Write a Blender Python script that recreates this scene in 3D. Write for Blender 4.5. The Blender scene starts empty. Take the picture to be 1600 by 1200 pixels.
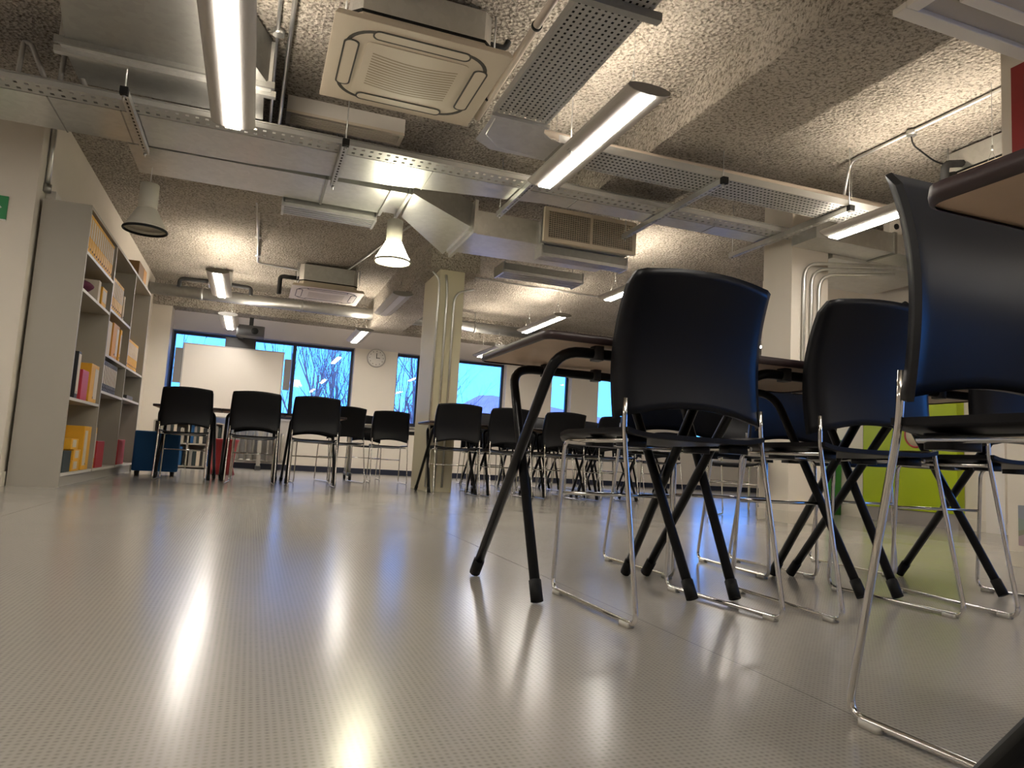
import bpy, bmesh, math, random
from mathutils import Vector, Matrix

# ------------------------------------------------------------------ camera, world, exposure
SC = bpy.context.scene
COL = SC.collection
PI = math.pi
rnd = random.Random(7)


def make_camera():
    yaw, pitch, roll, f =   .3440, .1058, .0576, 1115.0
    w = Vector((math.sin(yaw) * math.cos(pitch), math.cos(yaw) * math.cos(pitch), math.sin(pitch)))
    r = Vector((math.cos(yaw), -math.sin(yaw), 0))
    u = r.cross(w)
    r2 = r * math.cos(roll) + u * math.sin(roll)
    u2 = -r * math.sin(roll) + u * math.cos(roll)
    cam = bpy.data.cameras.new('camera')
    cam.sensor_fit = 'HORIZONTAL'
    cam.sensor_width = 36.0
    cam.lens = 36.0 * f / 1600.0
    cam.clip_start = 0.02
    cam.clip_end = 400
    ob = bpy.data.objects.new('camera', cam)
    m = Matrix((r2, u2, -w)).transposed().to_4x4()
    m.translation = Vector((0, 0, .385))
    ob.matrix_world = m
    COL.objects.link(ob)
    SC.camera = ob


make_camera()
SC.view_settings.view_transform = 'Standard'
SC.view_settings.look = 'None'
SC.view_settings.gamma = 1
SC.view_settings.use_curve_mapping = False
SC.view_settings.exposure = 1.65
try:
    SC.cycles.use_denoising = True
    SC.cycles.max_bounces = 7
    SC.cycles.diffuse_bounces = 4
    SC.cycles.glossy_bounces = 4
    SC.cycles.transparent_max_bounces = 8
    SC.cycles.sample_clamp_indirect = 6.0
    SC.cycles.caustics_reflective = False
    SC.cycles.caustics_refractive = False
except Exception:
    pass

LAMP_DOWN = 18.0      # luminous strip facing down
LAMP_UP = 13.0        # luminous strip facing the ceiling
PENDANT = 22.0
SKY = 0.55

world = bpy.data.worlds.new('sky')
SC.world = world
world.use_nodes = True
wn = world.node_tree
wn.nodes.clear()
_o = wn.nodes.new('ShaderNodeOutputWorld')
_b = wn.nodes.new('ShaderNodeBackground')
_r = wn.nodes.new('ShaderNodeValToRGB')
_s = wn.nodes.new('ShaderNodeSeparateXYZ')
_t = wn.nodes.new('ShaderNodeTexCoord')
wn.links.new(_t.outputs['Generated'], _s.inputs[0])
wn.links.new(_s.outputs['Z'], _r.inputs[0])
wn.links.new(_r.outputs[0], _b.inputs[0])
wn.links.new(_b.outputs[0], _o.inputs[0])
_b.inputs[1].default_value = SKY
_r.color_ramp.elements[0].position = .515
_r.color_ramp.elements[0].color = (.22, 1.05, 3.3, 1)
_r.color_ramp.elements[1].position = .80
_r.color_ramp.elements[1].color = (.02, .26, 2.0, 1)
_e = _r.color_ramp.elements.new(.575)
_e.color = (.07, .66, 3.0, 1)


fill_sun = bpy.data.lights.new('fill_sun', 'SUN')  # added sun from behind the room, brightens hillside and trees
fill_sun.energy = 1.3
fill_sun.angle = .02
fill_sun.color = (1.0, .86, .78)
fill_sun_ob = bpy.data.objects.new('fill_sun', fill_sun)
fill_sun_ob.rotation_euler = Vector((.45, .70, -.55)).to_track_quat('-Z', 'Y').to_euler()
COL.objects.link(fill_sun_ob)


# ------------------------------------------------------------------ materials
def nodes(name):
    m = bpy.data.materials.new(name)
    m.use_nodes = True
    nt = m.node_tree
    return m, nt, nt.nodes['Principled BSDF']


def mat(name, col, rough=.5, metal=0.0, spec=.5, bump=0.0, bscale=200.0, var=0.0, vscale=4.0, coat=0.0, crough=.1):
    m, nt, p = nodes(name)
    p.inputs['Base Color'].default_value = (*col, 1)
    p.inputs['Roughness'].default_value = rough
    p.inputs['Metallic'].default_value = metal
    p.inputs['Specular IOR Level'].default_value = spec
    if coat:
        p.inputs['Coat Weight'].default_value = coat
        p.inputs['Coat Roughness'].default_value = crough
    tc = nt.nodes.new('ShaderNodeTexCoord')
    if var:
        n = nt.nodes.new('ShaderNodeTexNoise')
        n.inputs['Scale'].default_value = vscale
        n.inputs['Detail'].default_value = 4
        mx = nt.nodes.new('ShaderNodeMix')
        mx.data_type = 'RGBA'
        mx.inputs[6].default_value = (*[c * (1 - var) for c in col], 1)
        mx.inputs[7].default_value = (*[min(1, c * (1 + var)) for c in col], 1)
        nt.links.new(tc.outputs['Object'], n.inputs['Vector'])
        nt.links.new(n.outputs['Fac'], mx.inputs[0])
        nt.links.new(mx.outputs[2], p.inputs['Base Color'])
    if bump:
        n2 = nt.nodes.new('ShaderNodeTexNoise')
        n2.inputs['Scale'].default_value = bscale
        n2.inputs['Detail'].default_value = 3
        bp = nt.nodes.new('ShaderNodeBump')
        bp.inputs['Strength'].default_value = bump
        bp.inputs['Distance'].default_value = .01
        nt.links.new(tc.outputs['Object'], n2.inputs['Vector'])
        nt.links.new(n2.outputs['Fac'], bp.inputs['Height'])
        nt.links.new(bp.outputs[0], p.inputs['Normal'])
    return m


def emit(name, col, strength):
    m, nt, p = nodes(name)
    p.inputs['Base Color'].default_value = (.8, .8, .8, 1)
    p.inputs['Emission Color'].default_value = (*col, 1)
    p.inputs['Emission Strength'].default_value = strength
    return m


def mat_floor():
    m, nt, p = nodes('speckled_vinyl')
    L = nt.links.new
    g = nt.nodes.new('ShaderNodeNewGeometry')
    sep = nt.nodes.new('ShaderNodeSeparateXYZ')
    L(g.outputs['Position'], sep.inputs[0])

    def math_(op, a, b=None):
        n = nt.nodes.new('ShaderNodeMath')
        n.operation = op
        for i, v in enumerate((a, b)):
            if v is None:
                continue
            if isinstance(v, (int, float)):
                n.inputs[i].default_value = v
            else:
                L(v, n.inputs[i])
        return n.outputs[0]
    per = 2 * PI / .0105
    sx = math_('SINE', math_('MULTIPLY', sep.outputs['X'], per))
    sy = math_('SINE', math_('MULTIPLY', sep.outputs['Y'], per))
    dots = math_('MULTIPLY', math_('ADD', math_('MULTIPLY', sx, .5), .5), math_('ADD', math_('MULTIPLY', sy, .5), .5))
    n1 = nt.nodes.new('ShaderNodeTexNoise')
    n1.inputs['Scale'].default_value = 60
    n1.inputs['Detail'].default_value = 2
    L(g.outputs['Position'], n1.inputs['Vector'])
    dk = math_('MULTIPLY', dots, n1.outputs['Fac'])
    n2 = nt.nodes.new('ShaderNodeTexNoise')
    n2.inputs['Scale'].default_value = 1.3
    n2.inputs['Detail'].default_value = 5
    L(g.outputs['Position'], n2.inputs['Vector'])
    mx = nt.nodes.new('ShaderNodeMix')
    mx.data_type = 'RGBA'
    mx.inputs[6].default_value = (.36, .335, .295, 1)
    mx.inputs[7].default_value = (.16, .145, .125, 1)
    L(math_('MULTIPLY', dk, 1.05), mx.inputs[0])
    # faint welded seams between the vinyl sheets
    fx = math_('ABSOLUTE', math_('SUBTRACT', math_('FRACT', math_('MULTIPLY', math_('ADD', sep.outputs['X'], .03), .5)), .5))
    seam = math_('LESS_THAN', fx, .0011)
    mx2 = nt.nodes.new('ShaderNodeMix')
    mx2.data_type = 'RGBA'
    L(math_('MULTIPLY', seam, .45), mx2.inputs[0])
    L(mx.outputs[2], mx2.inputs[6])
    mx2.inputs[7].default_value = (.10, .09, .08, 1)
    L(mx2.outputs[2], p.inputs['Base Color'])
    rr = nt.nodes.new('ShaderNodeMapRange')
    rr.inputs['To Min'].default_value = .17
    rr.inputs['To Max'].default_value = .24
    L(n2.outputs['Fac'], rr.inputs['Value'])
    L(rr.outputs[0], p.inputs['Roughness'])
    p.inputs['Specular IOR Level'].default_value = .55
    bp = nt.nodes.new('ShaderNodeBump')
    bp.inputs['Strength'].default_value = .04
    bp.inputs['Distance'].default_value = .001
    L(n1.outputs['Fac'], bp.inputs['Height'])
    L(bp.outputs[0], p.inputs['Normal'])
    return m


def mat_ceiling():
    m, nt, p = nodes('sprayed_concrete')
    L = nt.links.new
    g = nt.nodes.new('ShaderNodeNewGeometry')
    v = nt.nodes.new('ShaderNodeTexVoronoi')
    v.inputs['Scale'].default_value = 38
    n = nt.nodes.new('ShaderNodeTexNoise')
    n.inputs['Scale'].default_value = 52
    n.inputs['Detail'].default_value = 5
    n.inputs['Roughness'].default_value = .7
    n3 = nt.nodes.new('ShaderNodeTexNoise')
    n3.inputs['Scale'].default_value = 1.6
    n3.inputs['Detail'].default_value = 4
    for q in (v, n, n3):
        L(g.outputs['Position'], q.inputs['Vector'])
    cr = nt.nodes.new('ShaderNodeValToRGB')
    cr.color_ramp.elements[0].position = .37
    cr.color_ramp.elements[0].color = (.20, .175, .14, 1)
    cr.color_ramp.elements[1].position = .52
    cr.color_ramp.elements[1].color = (.60, .55, .475, 1)
    L(n.outputs['Fac'], cr.inputs[0])
    mx = nt.nodes.new('ShaderNodeMix')
    mx.data_type = 'RGBA'
    mx.blend_type = 'MULTIPLY'
    mx.inputs[0].default_value = .6
    cr2 = nt.nodes.new('ShaderNodeValToRGB')
    cr2.color_ramp.elements[0].position = .3
    cr2.color_ramp.elements[0].color = (.62, .60, .56, 1)
    cr2.color_ramp.elements[1].position = .65
    cr2.color_ramp.elements[1].color = (1, 1, 1, 1)
    L(n3.outputs['Fac'], cr2.inputs[0])
    L(cr.outputs[0], mx.inputs[6])
    L(cr2.outputs[0], mx.inputs[7])
    L(mx.outputs[2], p.inputs['Base Color'])
    p.inputs['Roughness'].default_value = .95
    p.inputs['Specular IOR Level'].default_value = .1
    ad = nt.nodes.new('ShaderNodeMath')
    ad.operation = 'ADD'
    L(n.outputs['Fac'], ad.inputs[0])
    L(v.outputs['Distance'], ad.inputs[1])
    bp = nt.nodes.new('ShaderNodeBump')
    bp.inputs['Strength'].default_value = .9
    bp.inputs['Distance'].default_value = .03
    L(ad.outputs[0], bp.inputs['Height'])
    L(bp.outputs[0], p.inputs['Normal'])
    return m


def mat_galv(name='galvanised_steel', col=(.68, .68, .66), rough=.32):
    m, nt, p = nodes(name)
    L = nt.links.new
    g = nt.nodes.new('ShaderNodeNewGeometry')
    v = nt.nodes.new('ShaderNodeTexVoronoi')
    v.inputs['Scale'].default_value = 26
    n = nt.nodes.new('ShaderNodeTexNoise')
    n.inputs['Scale'].default_value = 2.2
    n.inputs['Detail'].default_value = 3
    for q in (v, n):
        L(g.outputs['Position'], q.inputs['Vector'])
    mx = nt.nodes.new('ShaderNodeMix')
    mx.data_type = 'RGBA'
    mx.inputs[6].default_value = (*[c * .95 for c in col], 1)
    mx.inputs[7].default_value = (*[min(1, c * 1.04) for c in col], 1)
    sp = nt.nodes.new('ShaderNodeSeparateColor')
    L(v.outputs['Color'], sp.inputs[0])
    L(sp.outputs[0], mx.inputs[0])
    L(mx.outputs[2], p.inputs['Base Color'])
    p.inputs['Metallic'].default_value = .92
    mr = nt.nodes.new('ShaderNodeMapRange')
    mr.inputs['To Min'].default_value = rough * .75
    mr.inputs['To Max'].default_value = rough * 1.3
    L(n.outputs['Fac'], mr.inputs['Value'])
    L(mr.outputs[0], p.inputs['Roughness'])
    bp = nt.nodes.new('ShaderNodeBump')
    bp.inputs['Strength'].default_value = .12
    bp.inputs['Distance'].default_value = .02
    L(n.outputs['Fac'], bp.inputs['Height'])
    L(bp.outputs[0], p.inputs['Normal'])
    return m


def mat_glass():
    m = bpy.data.materials.new('window_glass')
    m.use_nodes = True
    nt = m.node_tree
    nt.nodes.clear()
    o = nt.nodes.new('ShaderNodeOutputMaterial')
    t = nt.nodes.new('ShaderNodeBsdfTransparent')
    t.inputs[0].default_value = (.93, .97, 1, 1)
    gl = nt.nodes.new('ShaderNodeBsdfGlossy')
    gl.inputs['Roughness'].default_value = .02
    fr = nt.nodes.new('ShaderNodeFresnel')
    fr.inputs[0].default_value = 1.5
    ms = nt.nodes.new('ShaderNodeMixShader')
    L = nt.links.new
    L(fr.outputs[0], ms.inputs[0])
    L(t.outputs[0], ms.inputs[1])
    L(gl.outputs[0], ms.inputs[2])
    L(ms.outputs[0], o.inputs[0])
    return m


def mat_photos():
    m, nt, p = nodes('photo_collage')
    v = nt.nodes.new('ShaderNodeTexVoronoi')
    v.inputs['Scale'].default_value = 16
    tc = nt.nodes.new('ShaderNodeTexCoord')
    nt.links.new(tc.outputs['Object'], v.inputs['Vector'])
    hs = nt.nodes.new('ShaderNodeHueSaturation')
    hs.inputs['Saturation'].default_value = .35
    hs.inputs['Value'].default_value = .45
    nt.links.new(v.outputs['Color'], hs.inputs['Color'])
    nt.links.new(hs.outputs[0], p.inputs['Base Color'])
    return m


M = dict(
    floor=mat_floor(), ceiling=mat_ceiling(), galv=mat_galv(), tray=mat('tray_zinc_plate', (.42, .42, .40), .42, metal=.3, var=.06, vscale=8), glass=mat_glass(),
    galv_dark=mat_galv('weathered_galvanised_steel', (.36, .36, .34), .42),
    wall=mat('painted_plaster', (.72, .66, .57), .75, bump=.05, bscale=90, var=.03),
    wall_cool=mat('painted_plaster_header', (.60, .56, .54), .75, bump=.05, bscale=90, var=.03),
    skirting=mat('skirting_paint', (.66, .61, .52), .5, var=.03),
    plastic=mat('black_polypropylene', (.003, .0032, .005), .36, spec=.24, bump=.06, bscale=900),
    chrome=mat('chromed_steel_rod', (.74, .72, .68), .13, metal=1, var=.03, vscale=20),
    black=mat('black_powder_coat', (.004, .004, .005), .28, spec=.28, bump=.04, bscale=700),
    rubber=mat('black_rubber', (.006, .006, .006), .6, spec=.25, var=.1),
    glide=mat('clear_plastic_glide', (.55, .53, .48), .25, var=.05),
    table_under=mat('chipboard_underside', (.60, .44, .31), .55, var=.12, vscale=14),
    table_top=mat('beech_laminate', (.50, .36, .23), .35, var=.1, vscale=9),
    table_edge=mat('dark_edge_band', (.03, .016, .016), .4, var=.1, vscale=30),
    lamp_body=mat('satin_grey_aluminium', (.46, .43, .39), .7, metal=.0, var=.02),
    lamp_cap=mat('grey_end_cap', (.25, .235, .21), .5, var=.03),
    lens=emit('lit_diffuser', (1.0, .935, .85), LAMP_DOWN),
    lens_up=emit('lit_top_diffuser', (1.0, .88, .73), LAMP_UP),
    lens_off=mat('unlit_diffuser', (.62, .60, .60), .4, var=.03),
    pend_body=mat('pendant_grey_paint', (.45, .43, .36), .5, var=.03),
    pend_frost=mat('frosted_shade', (.50, .47, .39), .45, var=.03),
    pend_lit=emit('lit_frosted_shade', (1.0, .93, .68), 14.0),
    pend_lamp=emit('lit_pendant_diffuser', (1.0, .93, .66), PENDANT),
    ac=mat('cream_ac_plastic', (.66, .58, .46), .45, var=.02),
    ac_dark=mat('dark_vent_slot', (.05, .045, .035), .6, var=.1),
    ac_groove=mat('grille_groove', (.36, .29, .19), .6, var=.1),
    white=mat('white_paint', (.72, .68, .62), .45, var=.02),
    whitepipe=mat('white_pipe_plastic', (.62, .53, .44), .45, var=.03),
    foam=mat('black_foam_lagging', (.02, .02, .02), .8, bump=.2, bscale=120),
    shelf=mat('grey_laminate_board', (.37, .345, .295), .45, var=.03),
    shelf_edge=mat('pale_shelf_edge', (.62, .59, .53), .45, var=.03),
    yellow=mat('yellow_card', (.78, .40, .025), .55, var=.12, vscale=11),
    orange=mat('orange_card', (.70, .30, .02), .55, var=.12, vscale=11),
    paper=mat('white_label_paper', (.66, .58, .47), .65, var=.08, vscale=30),
    red=mat('red_card', (.42, .03, .035), .5, var=.1),
    pink=mat('pink_red_plastic', (.55, .04, .06), .45, var=.1),
    purple=mat('purple_fabric', (.12, .025, .06), .8, var=.3, vscale=30),
    navy=mat('blue_upholstery', (.005, .075, .22), .75, bump=.1, bscale=500, var=.1),
    binder_black=mat('black_binder', (.02, .02, .022), .5, var=.2),
    brown=mat('brown_cardboard', (.30, .17, .07), .7, var=.1),
    dark_box=mat('dark_teal_box', (.025, .04, .04), .6, var=.2),
    board=mat('whiteboard_enamel', (.72, .66, .59), .3, var=.01),
    dark_plastic=mat('dark_grey_plastic', (.05, .05, .052), .5, var=.1),
    speaker=mat('grey_speaker_cloth', (.22, .21, .2), .8, bump=.2, bscale=400),
    frame=mat('dark_window_frame', (.012, .016, .035), .45, var=.1),
    green_sign=mat('green_sign_plastic', (.004, .22, .055), .4, var=.03),
    sign_white=mat('white_sign_print', (.85, .85, .80), .4, var=.02),
    lime=mat('lime_green_laminate', (.36, .46, .004), .4, var=.03),
    green=mat('leaf_green_panel', (.04, .26, .03), .45, var=.06),
    cream=mat('cream_disc', (.72, .62, .42), .5, var=.04),
    plinth=mat('grey_plinth', (.30, .275, .25), .5, var=.04),
    poster_red=mat('red_poster_print', (.30, .02, .02), .5, var=.1, vscale=8),
    poster_blue=mat('blue_poster_print', (.10, .30, .62), .5, var=.12, vscale=6),
    poster_dark=mat('teal_poster_print', (.05, .12, .14), .5, var=.2, vscale=12),
    photos=mat_photos(),
    bark=mat('winter_bark', (.13, .115, .125), .9, var=.3, vscale=3),
    hill=mat('winter_hillside', (.30, .26, .30), .95, var=.35, vscale=.35),
    steel=mat('brushed_steel_socket', (.55, .52, .46), .35, metal=.8, var=.05),
    seat_grey=mat('grey_chair_plastic', (.055, .055, .055), .5, var=.1),
)


# ------------------------------------------------------------------ mesh builder
class MB:
    def __init__(self):
        self.v, self.f, self.s, self.mi = [], [], [], []
        self.m = 0

    def face(self, idx, smooth=False):
        self.f.append(tuple(idx))
        self.s.append(smooth)
        self.mi.append(self.m)

    def box(self, x0, x1, y0, y1, z0, z1, M_=None):
        b = len(self.v)
        pts = [(x, y, z) for z in (z0, z1) for y in (y0, y1) for x in (x0, x1)]
        if M_ is not None:
            pts = [tuple(M_ @ Vector(p)) for p in pts]
        self.v += pts
        for q in ((0, 2, 3, 1), (4, 5, 7, 6), (0, 1, 5, 4), (2, 6, 7, 3), (0, 4, 6, 2), (1, 3, 7, 5)):
            self.face([b + i for i in q])
        return self

    def rbox(self, x0, x1, y0, y1, z0, z1, r, n=3, axis='z', smooth=True):
        """box with the four edges along one axis rounded"""
        if axis == 'z':
            a0, a1, b0, b1, c0, c1 = x0, x1, y0, y1, z0, z1
        elif axis == 'y':
            a0, a1, b0, b1, c0, c1 = x0, x1, z0, z1, y0, y1
        else:
            a0, a1, b0, b1, c0, c1 = y0, y1, z0, z1, x0, x1
        ring = []
        for cx, cy, t0 in ((a1 - r, b1 - r, 0), (a0 + r, b1 - r, 90), (a0 + r, b0 + r, 180), (a1 - r, b0 + r, 270)):
            for k in range(n + 1):
                t = math.radians(t0 + 90 * k / n)
                ring.append((cx + r * math.cos(t), cy + r * math.sin(t)))

        def put(a, b, c):
            return (a, b, c) if axis == 'z' else ((a, c, b) if axis == 'y' else (c, a, b))
        return self.prism([put(a, b, c0) for a, b in ring], [put(a, b, c1) for a, b in ring], smooth=smooth)

    def prism(self, ring0, ring1, smooth=False, caps=True):
        b = len(self.v)
        n = len(ring0)
        self.v += list(ring0) + list(ring1)
        for i in range(n):
            j = (i + 1) % n
            self.face((b + i, b + j, b + n + j, b + n + i), smooth)
        if caps:
            self.face([b + i for i in reversed(range(n))])
            self.face([b + n + i for i in range(n)])
        return self

    def tube(self, pts, r, n=8, closed=False, caps=True):
        P = [Vector(p) for p in pts]
        m = len(P)
        rs = r if isinstance(r, (list, tuple)) else [r] * m
        T = []
        for i in range(m):
            a = P[(i - 1) % m] if (closed or i > 0) else P[i]
            c = P[(i + 1) % m] if (closed or i < m - 1) else P[i]
            T.append((c - a).normalized())
        up = Vector((0, 0, 1)) if abs(T[0].z) < .9 else Vector((0, 1, 0))
        N = T[0].cross(up).normalized()
        b = len(self.v)
        for i in range(m):
            N = (N - T[i] * N.dot(T[i])).normalized()
            B = T[i].cross(N)
            for k in range(n):
                t = 2 * PI * k / n
                self.v.append(tuple(P[i] + (N * math.cos(t) + B * math.sin(t)) * rs[i]))
        for i in range(m if closed else m - 1):
            j = (i + 1) % m
            for k in range(n):
                l = (k + 1) % n
                self.face((b + i * n + k, b + i * n + l, b + j * n + l, b + j * n + k), True)
        if caps and not closed:
            self.face([b + k for k in reversed(range(n))])
            self.face([b + (m - 1) * n + k for k in range(n)])
        return self

    def lathe(self, prof, c, n=28, axis='z', caps=False):
        b = len(self.v)
        for (r, h) in prof:
            for k in range(n):
                t = 2 * PI * k / n
                a, d = r * math.cos(t), r * math.sin(t)
                self.v.append((c[0] + a, c[1] + d, c[2] + h) if axis == 'z' else
                              ((c[0] + a, c[1] + h, c[2] + d) if axis == 'y' else (c[0] + h, c[1] + a, c[2] + d)))
        m = len(prof)
        for i in range(m - 1):
            for k in range(n):
                l = (k + 1) % n
                self.face((b + i * n + k, b + i * n + l, b + (i + 1) * n + l, b + (i + 1) * n + k), True)
        if caps:
            self.face([b + k for k in reversed(range(n))])
            self.face([b + (m - 1) * n + k for k in range(n)])
        return self

    def grid(self, fn, nu, nv, smooth=True):
        b = len(self.v)
        for j in range(nv + 1):
            for i in range(nu + 1):
                self.v.append(tuple(fn(i / nu, j / nv)))
        w = nu + 1
        for j in range(nv):
            for i in range(nu):
                self.face((b + j * w + i, b + j * w + i + 1, b + (j + 1) * w + i + 1, b + (j + 1) * w + i), smooth)
        return self

    def shell(self, fn, nu, nv, thick, axis=(0, 1, 0)):
        """closed sheet: fn(u,v)->point, second side offset along axis*thick"""
        b = len(self.v)
        w = nu + 1
        A = Vector(axis) * thick
        cnt = w * (nv + 1)
        for side in (0, 1):
            for j in range(nv + 1):
                for i in range(nu + 1):
                    p = Vector(fn(i / nu, j / nv))
                    self.v.append(tuple(p + A * side))
        for j in range(nv):
            for i in range(nu):
                q = (b + j * w + i, b + j * w + i + 1, b + (j + 1) * w + i + 1, b + (j + 1) * w + i)
                self.face(q, True)
                self.face([x + cnt for x in reversed(q)], True)
        rim = [i for i in range(nu + 1)] + [j * w + nu for j in range(1, nv + 1)] + \
              [nv * w + i for i in range(nu - 1, -1, -1)] + [j * w for j in range(nv - 1, 0, -1)]
        for k in range(len(rim)):
            a, c = rim[k], rim[(k + 1) % len(rim)]
            self.face((b + c, b + a, b + cnt + a, b + cnt + c), False)
        return self

    def perf(self, o, eu, ev, nu, nv, hu, hv, gap=1):
        """perforated sheet: o origin, eu / ev the full edge vectors, nu x nv cells, hole share hu, hv of a cell"""
        o, eu, ev = Vector(o), Vector(eu), Vector(ev)
        us = [0.0]
        for i in range(nu):
            us += [(i + .5 - hu / 2) / nu, (i + .5 + hu / 2) / nu]
        us.append(1.0)
        vs = [0.0]
        for j in range(nv):
            vs += [(j + .5 - hv / 2) / nv, (j + .5 + hv / 2) / nv]
        vs.append(1.0)
        b = len(self.v)
        w = len(us)
        for vv in vs:
            for uu in us:
                self.v.append(tuple(o + eu * uu + ev * vv))
        for j in range(len(vs) - 1):
            for i in range(w - 1):
                if i % 2 == 1 and j % 2 == 1 and ((i // 2 + j // 2) % gap == 0 or gap == 1):
                    continue
                self.face((b + j * w + i, b + j * w + i + 1, b + (j + 1) * w + i + 1, b + (j + 1) * w + i))
        return self

    def build(self, name, mats, parent=None, bevel=0.0, loc=None):
        me = bpy.data.meshes.new(name)
        me.from_pydata(self.v, [], self.f)
        for mm in (mats if isinstance(mats, (list, tuple)) else [mats]):
            me.materials.append(mm)
        me.polygons.foreach_set('use_smooth', self.s)
        me.polygons.foreach_set('material_index', self.mi)
        me.update()
        bm = bmesh.new()
        bm.from_mesh(me)
        bmesh.ops.recalc_face_normals(bm, faces=bm.faces)
        bm.to_mesh(me)
        bm.free()
        ob = bpy.data.objects.new(name, me)
        COL.objects.link(ob)
        if loc is not None:
            ob.location = loc
        if parent is not None:
            ob.parent = parent
        if bevel:
            bv = ob.modifiers.new('bevel', 'BEVEL')
            bv.width = bevel
            bv.segments = 2
            bv.limit_method = 'ANGLE'
        return ob


def rounded(pts, r, n=5):
    """polyline with its corners filleted"""
    P = [Vector(p) for p in pts]
    out = [P[0]]
    for i in range(1, len(P) - 1):
        a, b, c = P[i - 1], P[i], P[i + 1]
        d1, d2 = (a - b), (c - b)
        rr = min(r, d1.length * .48, d2.length * .48)
        p1, p2 = b + d1.normalized() * rr, b + d2.normalized() * rr
        for k in range(n + 1):
            t = k / n
            out.append(p1 * (1 - t) ** 2 + b * 2 * t * (1 - t) + p2 * t * t)
    out.append(P[-1])
    return out


def tag(o, label, cat, group=None, kind=None):
    o['label'] = label
    o['category'] = cat
    if group:
        o['group'] = group
    if kind:
        o['kind'] = kind
    return o


def thing(name, label, cat, loc=(0, 0, 0), rz=0.0, group=None):
    o = bpy.data.objects.new(name, None)
    o.empty_display_size = .05
    COL.objects.link(o)
    o.location = loc
    o.rotation_euler = (0, 0, rz)
    return tag(o, label, cat, group)


def struct(o):
    o['kind'] = 'structure'
    return o


def dup(root, loc, rz, label, group=None, skip=()):
    r = root.copy()
    COL.objects.link(r)
    r.location = loc
    r.rotation_euler = (0, 0, rz)
    r['label'] = label
    if group:
        r['group'] = group
    elif 'group' in r:
        del r['group']
    for ch in list(root.children):
        if any(ch.name.startswith(s) for s in skip):
            continue
        c = ch.copy()
        COL.objects.link(c)
        c.parent = r
        for g in ch.children:
            d = g.copy()
            COL.objects.link(d)
            d.parent = c
    return r


# ------------------------------------------------------------------ setting
XL, YF, ZC = -1.62, 12.5, 2.86
XR = 11.2

struct(MB().box(-5.2, XR + .2, -3.2, YF + .4, -.2, 0).build('floor', M['floor']))
struct(MB().box(-5.2, XR + .2, -3.2, YF + .4, ZC, ZC + .25).build('ceiling', M['ceiling']))
for b in ((2.45, 3.10, -3.0, 5.45, 2.60, ZC), (5.55, 6.0, -3.0, 2.6, 2.62, ZC), (1.66, 2.22, 7.46, 12.1, 2.42, ZC),
          (XL, XR, 12.1, YF, 2.47, ZC), (-4.4, -3.9, -3.0, 5.88, 2.60, ZC)):   # ribs of the slab
    struct(MB().box(*b).build('ceiling_beam', M['ceiling']))

mb = MB().box(XL - .2, XL, 5.9, YF + .3, 0, ZC)
mb.box(XL, -1.34, 12.15, YF + .1, 0, 2.47)           # pier beside the first window
struct(mb.build('wall_left', M['wall']))
struct(MB().box(-5.2, XL - .2, 5.9, 6.1, 0, ZC).build('wall_left_return', M['wall']))
struct(MB().box(-5.2, -5.0, -3.2, 5.9, 0, ZC).build('wall_left_near', M['wall']))
mb = MB().box(-5.0, XR, -3.2, -3.0, 0, ZC)
struct(mb.build('wall_back', M['wall']))
# window wall
WZ0, WZ1 = .84, 2.16
WIN = [(-1.34, 1.55), (2.30, 2.74), (3.15, 4.36), (5.29, 5.70), (6.28, 7.25), (8.55, 10.2)]
mb = MB().box(XL, XR, YF, YF + .3, 0, WZ0)
xs = [XL] + [v for a in WIN for v in a] + [XR]
for i in range(0, len(xs), 2):
    mb.box(xs[i], xs[i + 1], YF, YF + .3, WZ0, WZ1)
struct(mb.build('wall_far', M['wall']))
struct(MB().box(XL, XR, YF, YF + .3, WZ1, ZC).build('wall_far_header', M['wall_cool']))
for i, (a, b) in enumerate(WIN):
    y0, y1 = YF + .17, YF + .23
    mb = MB()
    mb.box(a, b, y0, y1, WZ1 - .045, WZ1).box(a, b, y0, y1, WZ0, WZ0 + .09)
    mb.box(a, a + .04, y0, y1, WZ0 + .09, WZ1 - .045).box(b - .04, b, y0, y1, WZ0 + .09, WZ1 - .045)
    if i == 0:
        mb.box(.53, .59, y0, y1, WZ0 + .09, WZ1 - .045)
    w = struct(mb.build('window_%d' % (i + 1), M['frame']))
    MB().box(a + .03, b - .03, y0 + .025, y0 + .031, WZ0 + .08, WZ1 - .04).build('pane', M['glass'], w)
    MB().box(a, b, YF - .02, y0, WZ0 - .03, WZ0 + .002).build('sill', M['white'], w)
mb = MB()
for y in (-1.6, .1, 1.75):
    mb.box(8.48, 8.54, y, y + .05, .65, 2.35)
mb.box(8.48, 8.54, -1.6, 1.8, .6, .65).box(8.48, 8.54, -1.6, 1.8, 2.35, 2.4)
w = struct(mb.build('window_7', M['frame']))
MB().box(8.507, 8.513, -1.58, 1.78, .63, 2.37).build('pane', M['glass'], w)
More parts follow.
